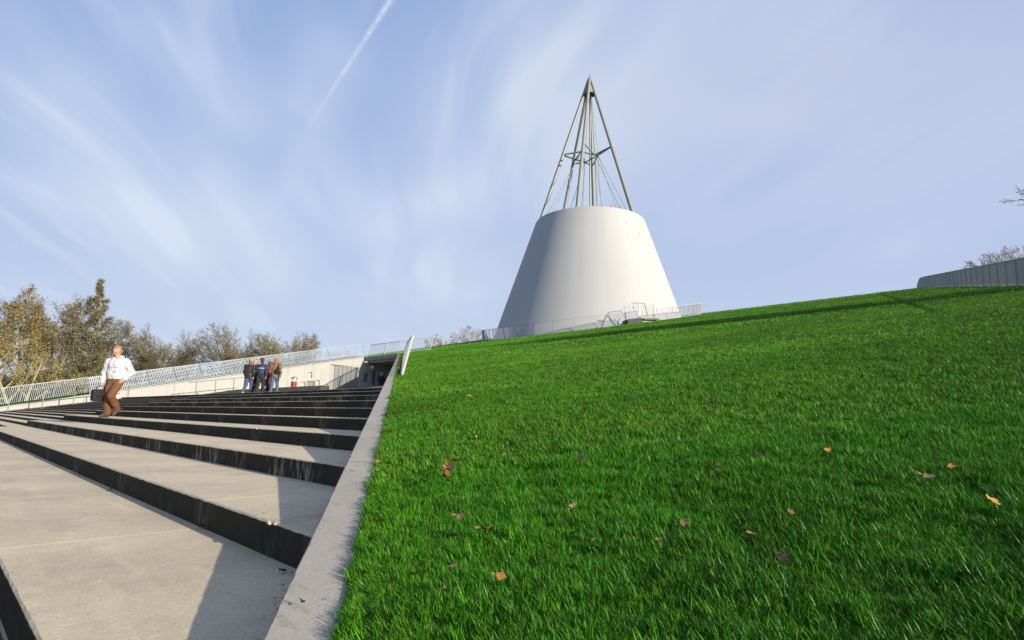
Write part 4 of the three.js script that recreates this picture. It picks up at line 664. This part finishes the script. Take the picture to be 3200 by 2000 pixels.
// ---------------------------------------------------------------- fallen leaves, crumbs and litter
function leafGeo(seed, L, lobes) {
  const R = rng(seed), n = 22, pos = [0, 0.012, 0], idx = [], nz = (x, z) => 0.012 + 0.16 * L * (vnoise(x / L * 3 + 9, z / L * 3 + seed, 0, seed) - 0.3) + (x * x + z * z) / L * (0.25 + 0.3 * R());
  for (let i = 0; i < n; i++) { const a = i / n * Math.PI * 2, r = L * 0.5 * (0.62 + 0.30 * Math.cos(a) + 0.20 * Math.cos(lobes * a) + 0.12 * (R() - 0.5)), x = Math.cos(a) * r, z = Math.sin(a) * r * 0.85; pos.push(x, nz(x, z), z); idx.push(0, 1 + (i + 1) % n, 1 + i); }
  const s = pos.length / 3; pos.push(-L * 0.3, 0.01, 0.004, -L * 0.58, 0.025, 0.01, -L * 0.3, 0.013, -0.004); idx.push(s, s + 1, s + 2); return raw(pos, idx);
}
const leafKinds = [leafGeo(1, 0.075, 5), leafGeo(2, 0.062, 3), leafGeo(3, 0.085, 5), leafGeo(4, 0.05, 2)];
const leafMats = { yellow: [0.45, 0.26, 0.03], orange: [0.38, 0.15, 0.03], brown: [0.20, 0.10, 0.045], tan: [0.34, 0.20, 0.10], dark: [0.06, 0.025, 0.015], red: [0.22, 0.05, 0.02], cream: [0.50, 0.42, 0.26], olive: [0.05, 0.04, 0.03] };
for (const k in leafMats) leafMats[k] = new THREE.MeshStandardMaterial({ color: lin(...leafMats[k].map((v) => v * (k === 'cream' ? 1 : 0.72))), roughness: 0.7, side: THREE.DoubleSide });
const RL = rng(909), LG = 'fallen leaves on the lawn';
function fallen(label, x, y, z, kind, col, size = 1, group) {
  const m = mesh('fallen_leaf', leafKinds[kind], leafMats[col]); m.position.set(x, y, z); m.rotation.order = 'XZY'; m.rotation.set((RL() - 0.5) * 0.8 + (group === LG ? 0.3 : 0), RL() * 6.28, (RL() - 0.5) * 0.8 + (group === LG ? 0.4 : 0)); m.scale.setScalar(size); m.userData = { label, category: 'leaf' }; if (group) m.userData.group = group; return m;
}
const onLawn = (x, z, h = 0.042) => [x, lawnPlane(x) + h, z];
[[2.125, -0.278, 0, 'yellow', 1.0, 'bright yellow leaf on the lawn near the right edge of the picture'], [1.151, -1.203, 2, 'orange', 0.62, 'mottled orange leaf standing in the near grass, lower middle'], [1.43, -1.701, 2, 'tan', 0.85, 'broad pale tan leaf in the grass below the dark leaf clump'], [1.43, -1.735, 3, 'orange', 0.7, 'small orange leaf touching the broad pale tan leaf'], [1.021, -1.268, 3, 'tan', 0.8, 'pinkish tan leaf low in the grass near the kerb'], [1.537, -0.953, 1, 'orange', 0.8, 'orange leaf in the near grass right of the mottled orange leaf'], [1.671, -0.745, 1, 'tan', 0.9, 'tan curled leaf in the near grass, right of the orange leaf'], [2.513, -0.418, 1, 'orange', 0.9, 'orange leaf above the bright yellow leaf at the right'], [2.655, -0.85, 3, 'orange', 1.1, 'orange-brown leaf in the middle right of the lawn'], [3.837, -1.963, 0, 'brown', 1.3, 'large brown leaf at mid distance in the lawn'], [4.23, -4.958, 1, 'orange', 1.2, 'orange leaf far up the lawn near the kerb'], [4.538, -3.736, 3, 'yellow', 1.2, 'small yellow leaf far up the middle of the lawn'], [2.28, -1.833, 2, 'dark', 0.95, 'dark brown leaf with a light edge right of the leaf clump'], [1.674, -1.384, 1, 'tan', 0.8, 'light tan leaf in the grass at the centre of the lower lawn'], [1.703, -0.966, 0, 'brown', 0.7, 'brown leaf half buried in the lower middle grass'], [1.889, -2.973, 3, 'orange', 0.9, 'small orange leaf in the grass by the kerb edge'], [2.492, -2.845, 3, 'yellow', 0.8, 'tiny golden leaf above the dark leaf clump'], [2.224, -2.293, 3, 'orange', 0.8, 'tiny orange leaf right of the top of the leaf clump'], [1.57, -0.626, 2, 'dark', 0.7, 'dark leaf in the near grass under the tan curled leaf']].forEach(([x, z, k, c, s, l]) => fallen(l, ...onLawn(x, z, c === 'yellow' ? 0.055 : 0.045), k, c, s * 0.74, LG));
for (let i = 0; i < 26; i++) { const d = 1.7 + 5 * RL() ** 1.5, q = -0.12 + 0.9 * RL(), x = d * (0.714 * q + 0.7), z = d * (0.7 * q - 0.714); if (z < lawnL(x) + 0.15) continue; fallen('small brown dead leaf sunk among the blades of the lawn', ...onLawn(x, z, 0.02), i % 4, ['brown', 'dark', 'tan', 'brown'][i % 4], 0.6 + 0.4 * RL(), 'small dead leaves in the lawn'); }
for (let i = 0; i < 14; i++) { const d = 8 + 28 * RL(), q = -0.05 + 0.85 * RL(), x = d * (0.714 * q + 0.7), z = d * (0.7 * q - 0.714); if (z < lawnL(x) + 0.3) continue; fallen('tiny orange leaf far away on the lawn', ...onLawn(x, z, 0.05), 1, 'orange', 1.2, 'far leaves on the lawn'); }
{ // heap of wet leaves
  const t = thing('leaf_clump', 'dark red-brown clump of wet leaves lying in the grass near the kerb', 'leaves', [1.893, lawnPlane(1.893) + 0.03, -2.352]);
  const cols = ['dark', 'dark', 'red', 'dark', 'orange', 'dark', 'red', 'brown', 'dark', 'yellow', 'dark', 'tan', 'dark', 'red', 'dark', 'brown'];
  cols.forEach((c, i) => { const m = mesh('leaf', leafKinds[i % 4], leafMats[c], t), a = (i / 15 - 0.5) * 0.36; m.position.set(0.7 * a + (RL() - 0.5) * 0.05, 0.207 * 0.7 * a + 0.012 * (i % 4), -0.714 * a + (RL() - 0.5) * 0.05); m.rotation.set(RL() - 0.5, RL() * 6, RL() - 0.5); m.scale.setScalar(0.75); });
}
// on the steps
const SG = 'leaves and crumbs on the steps';
[[1.24, 0, -6.1, 1, 'dark', 1.0, 'dark curled leaf at the foot of the first riser, left one'], [1.245, 0, -5.75, 3, 'brown', 1.1, 'brown leaf beside the dark curled leaf at the first riser'], [1.27, 0, -3.86, 0, 'dark', 0.9, 'black leaf in the corner at the foot of the first riser'], [1.25, 0, -7.6, 3, 'dark', 1.4, 'dark twig-like leaf far left at the foot of the first riser'], [1.2, 0, -8.6, 3, 'dark', 1.2, 'dark leaf furthest left at the foot of the first riser'], [2.9, 0.32, -6.02, 0, 'cream', 1.1, 'pale cream leaf leaning against the third riser in the shade'], [2.6, 0.32, -6.3, 3, 'tan', 0.8, 'small tan leaf beside the pale cream leaf'], [1.95, 0.16, -3.35, 3, 'olive', 1.6, 'dark smear of debris on the second tread in the shade'], [1.62, 0.16, -2.85, 3, 'olive', 0.6, 'dark crumb at the edge of the second tread near the kerb'], [1.2, 0, -2.62, 1, 'olive', 0.9, 'clump of dark dirt in the corner of the lowest tread and the kerb'], [0.95, 0, -2.0, 3, 'olive', 0.5, 'black pebble on the lowest tread near the kerb'], [0.83, lawnPlane(0.83) - 0.0, -1.66, 3, 'olive', 0.55, 'small dark scrap lying on top of the kerb'], [2.24, 0.16, -5.05, 3, 'olive', 0.5, 'grey scrap of paper at the foot of the second riser']].forEach(([x, y, z, k, c, s, l]) => fallen(l, x, y + 0.004, z, k, c, s, SG));
for (let i = 0; i < 46; i++) { const k = Math.floor(RL() * 4), x = (k ? stepX(k) : 0.36) + 0.06 + RL() * 0.8, z = curbZ(x) - 0.15 - 3.2 * RL() ** 2; fallen('tiny dark crumb of dirt lying on a shaded tread near the kerb', x, stepY(k) + 0.002, z, 3, 'olive', 0.12 + 0.2 * RL(), 'crumbs of dirt on the treads'); }
{ // white flaked filler where the first step's edge is broken
  const t = thing('broken_edge', 'patch of white crumbs where the edge of the first step is broken', 'crumbs', [X1 + 0.0, RISE, -2.98]);
  for (let i = 0; i < 9; i++) { const g = new THREE.IcosahedronGeometry(0.004 + 0.008 * RL(), 0); g.scale(1, 0.5, 1.4); g.translate((RL() - 0.6) * 0.03, -0.01 * RL(), (RL() - 0.5) * 0.10); mesh('crumb', g, leafMats.cream, t); }
  mesh('rootlet', new THREE.TubeGeometry(new THREE.CatmullRomCurve3([V(-0.01, -0.005, 0.62), V(-0.02, -0.05, 0.65), V(-0.016, -0.065, 0.61), V(-0.012, -0.04, 0.60)]), 16, 0.0015, 5), leafMats.tan, t);
}
// leaf litter: at the foot of the lowest terrace, in the gap behind the kerb and at the ends of the half steps
{
  const mk = (name, label, n, f, s0, s1) => { const gs = [], R = rng(name.length * 31 + n); for (let i = 0; i < n; i++) { const g = leafKinds[i % 4].clone(), [x, y, z] = f(R), s = mix(s0, s1, R()); g.scale(s, s, s); g.rotateZ((R() - 0.5) * 1.2); g.rotateX((R() - 0.5) * 1.2); g.rotateY(R() * 6.3); g.translate(x, y, z); const c = [[0.10, 0.05, 0.025], [0.16, 0.085, 0.035], [0.06, 0.035, 0.02], [0.22, 0.10, 0.04]][Math.floor(R() * 4)], a = new Float32Array(g.attributes.position.count * 3); for (let k = 0; k < a.length; k++) a[k] = c[k % 3]; g.setAttribute('color', new THREE.BufferAttribute(a, 3)); gs.push(g); } const m = mesh(name, mergeGeometries(gs), new THREE.MeshStandardMaterial({ vertexColors: true, roughness: 0.8, side: THREE.DoubleSide }), scene, 'stuff'); m.userData.label = label; m.userData.category = 'leaf litter'; };
  mk('leaf_litter', 'brown leaf litter on the ground below the lowest terrace', 900, (R) => [-0.9 + 1.2 * R(), -0.19 + 0.03 * R(), -1.0 - 6 * R()], 0.8, 1.5);
  mk('dirt', 'dark dirt gathered in the corner between the lowest tread and the kerb', 240, (R) => { const x = 0.75 + 0.5 * R(), w = R() * R() * 0.34 * (0.3 + (x - 0.7)); return [x, 0.003 + 0.01 * R(), curbZ(x) - 0.02 - w]; }, 0.08, 0.25);
  mk('dirt', 'specks of soil spilled from the turf along the top of the kerb', 420, (R) => { const x = 0.5 + 3.4 * R() ** 1.4, o = KERB_W - 0.004 - 0.09 * R() ** 2.2; return [x + 0.8296 * o, lawnPlane(x) + 0.003, curbZ(x) + 0.5586 * o]; }, 0.03, 0.13);
  mk('leaf_litter', 'rusty leaves caught in the gap between kerb and tilted fence', 260, (R) => { const x = 7.9 + 17 * R(), o = 0.22 + 0.07 * R(); return [x + 0.8296 * o, lawnPlane(x) + 0.01 + 0.03 * R(), curbZ(x) + 0.5586 * o]; }, 0.8, 1.5);
  mk('leaf_litter', 'brown leaves gathered at the wall end of the half-height steps', 420, (R) => { const k = Math.floor(R() * 17), x = stepX(1 + k / 2); return [x - 0.05 - 0.35 * R(), k * 0.08 + 0.015 + 0.03 * R(), STAIR_END + 0.1 + 1.1 * R() ** 2]; }, 0.9, 1.6);
}

// ---------------------------------------------------------------- grass
{
  const G = new THREE.Group(); G.name = 'grass'; G.userData = { label: 'short green mown grass covering the sloping lawn', category: 'grass', kind: 'stuff' }; scene.add(G);
  function tuft(seed, blades, rad, h0, h1, w, segs) {
    const R = rng(seed), pos = [], idx = [], col = [];
    for (let b = 0; b < blades; b++) {
      const a = R() * 6.283, r = rad * Math.sqrt(R()), x = Math.cos(a) * r, z = Math.sin(a) * r, h = mix(h0, h1, R()), az = R() * 6.283, bend = 0.25 + 0.95 * R(), wd = w * (0.7 + 0.6 * R()), dx = Math.cos(az), dz = Math.sin(az), tw = (R() - 0.5) * 1.4, o = pos.length / 3;
      let c = [0.057 * (0.5 + 1.0 * R()), 0.198 * (0.55 + 0.8 * R()), 0.005]; const q = R(); if (q < 0.004) c = [0.20, 0.19, 0.05]; else if (q < 0.18) c = [0.085, 0.235, 0.02]; else if (q < 0.28) c = [0.14, 0.28, 0.035];
      let px = x, py = -0.012, pz = z, ang = 0.05 + 0.25 * R();
      for (let s = 0; s <= segs; s++) {
        const t = s / segs, ww = wd * (1 - t * t) * 0.5, sx = -dz * Math.cos(tw * t) + dx * Math.sin(tw * t) * 0.5, sz = dx * Math.cos(tw * t) + dz * Math.sin(tw * t) * 0.5;
        if (s < segs) { pos.push(px - sx * ww, py, pz - sz * ww, px + sx * ww, py, pz + sz * ww); col.push(...c, ...c); } else { pos.push(px, py, pz); col.push(...c); }
        if (s) { const i = o + (s - 1) * 2; if (s < segs) idx.push(i, i + 1, i + 2, i + 1, i + 3, i + 2); else idx.push(i, i + 1, i + 2); }
        const st = (h + 0.012) / segs; px += dx * Math.sin(ang) * st; pz += dz * Math.sin(ang) * st; py += Math.cos(ang) * st; ang += bend * 1.1 / segs;
      }
    }
    return raw(pos, idx, null, col);
  }
  const mat = new THREE.MeshPhysicalMaterial({ color: 0xffffff, vertexColors: true, roughness: 0.45, transmission: 0.3, thickness: 0, side: THREE.DoubleSide, specularIntensity: 0.34 });
  const Rg = rng(4242), m4 = new THREE.Matrix4(), qt = new THREE.Quaternion(), up = V(0, 1, 0), tilt = new THREE.Quaternion().setFromUnitVectors(up, V(-0.16, 1, -0.14).normalize()), cc = new THREE.Color();
  const zones = [ // depth from, to, tufts per square metre, blades, tuft radius, heights, width, segments
    [0.6, 3.2, 2300, 16, 0.026, 0.016, 0.044, 0.0034, 4], [3.2, 7.5, 1000, 14, 0.034, 0.016, 0.041, 0.0048, 3], [7.5, 18, 420, 12, 0.055, 0.016, 0.040, 0.0078, 2], [18, 48, 80, 14, 0.12, 0.020, 0.048, 0.017, 2], [48, 88, 12, 18, 0.45, 0.025, 0.05, 0.028, 2]];
  zones.forEach(([d0, d1, den, bl, rad, h0, h1, w, sg], zi) => {
    for (let v = 0; v < 3; v++) {
      const geo = tuft(900 + zi * 10 + v, bl, rad, h0, h1, w, sg), list = [], n = Math.round(den * 1.6 * (d1 * d1 - d0 * d0) / 2 / 3);
      for (let i = 0; i < n; i++) {
        const d = Math.sqrt(mix(d0 * d0, d1 * d1, Rg())), q = -0.6 + 1.6 * Rg(), x = d * (0.714 * q + 0.7), z = d * (0.7 * q - 0.714);
        if (x < -0.9 || x > 90 || z < lawnL(x) + 0.004 || z > lawnR(x)) continue;
        if ((x - CONE.x) ** 2 + (z - CONE.z) ** 2 < (PIT_R + 0.05) ** 2) continue;
        const e = x - (-z - 0.55) / 1.485 - 0.22; // distance from the kerb
        const n1 = fbm(x * 0.55 + 3, z * 0.55, 0, 3, 811), n2 = fbm(x * 6 + 9, z * 6, 0, 3, 821), dry = fbm(x * 0.9 + 30, z * 0.9, 0, 2, 831), thin = sstep(0.45, 0, e) * sstep(0.5, 0.75, vnoise(x * 2.2, z * 2.2, 0, 841));
        
        list.push([x, z, n1, n2, dry, thin, e]);
      }
      const im = new THREE.InstancedMesh(geo, mat, list.length); im.name = 'blades'; im.userData.kind = 'stuff'; im.castShadow = im.receiveShadow = true;
      list.forEach(([x, z, n1, n2, dry, thin, e], i) => {
        qt.setFromAxisAngle(up, Rg() * 6.283); if (e < 0.12 && d0 < 10) qt.premultiply(new THREE.Quaternion().setFromAxisAngle(V(0.56, 0, -0.83), -0.55 * Rg())); qt.premultiply(tilt);
        const s = (0.45 + 1.05 * n2) * (0.7 + 0.6 * Rg()) * (1 - 0.25 * thin), xz = 0.8 + 0.4 * Rg();
        m4.compose(V(x, lawnY(x, z), z), qt, V(s * xz, s, s * xz)); im.setMatrixAt(i, m4);
        const k = (0.70 + 0.66 * n1) * (0.55 + 0.9 * Rg()), y = sstep(0.55, 0.80, dry) * 0.4 + thin * 0.4; im.setColorAt(i, cc.setRGB(k * (1 + 0.55 * y), k * (1 + 0.18 * y), k));
      });
      G.add(im);
    }
  });
}

renderer.render(scene, camera);
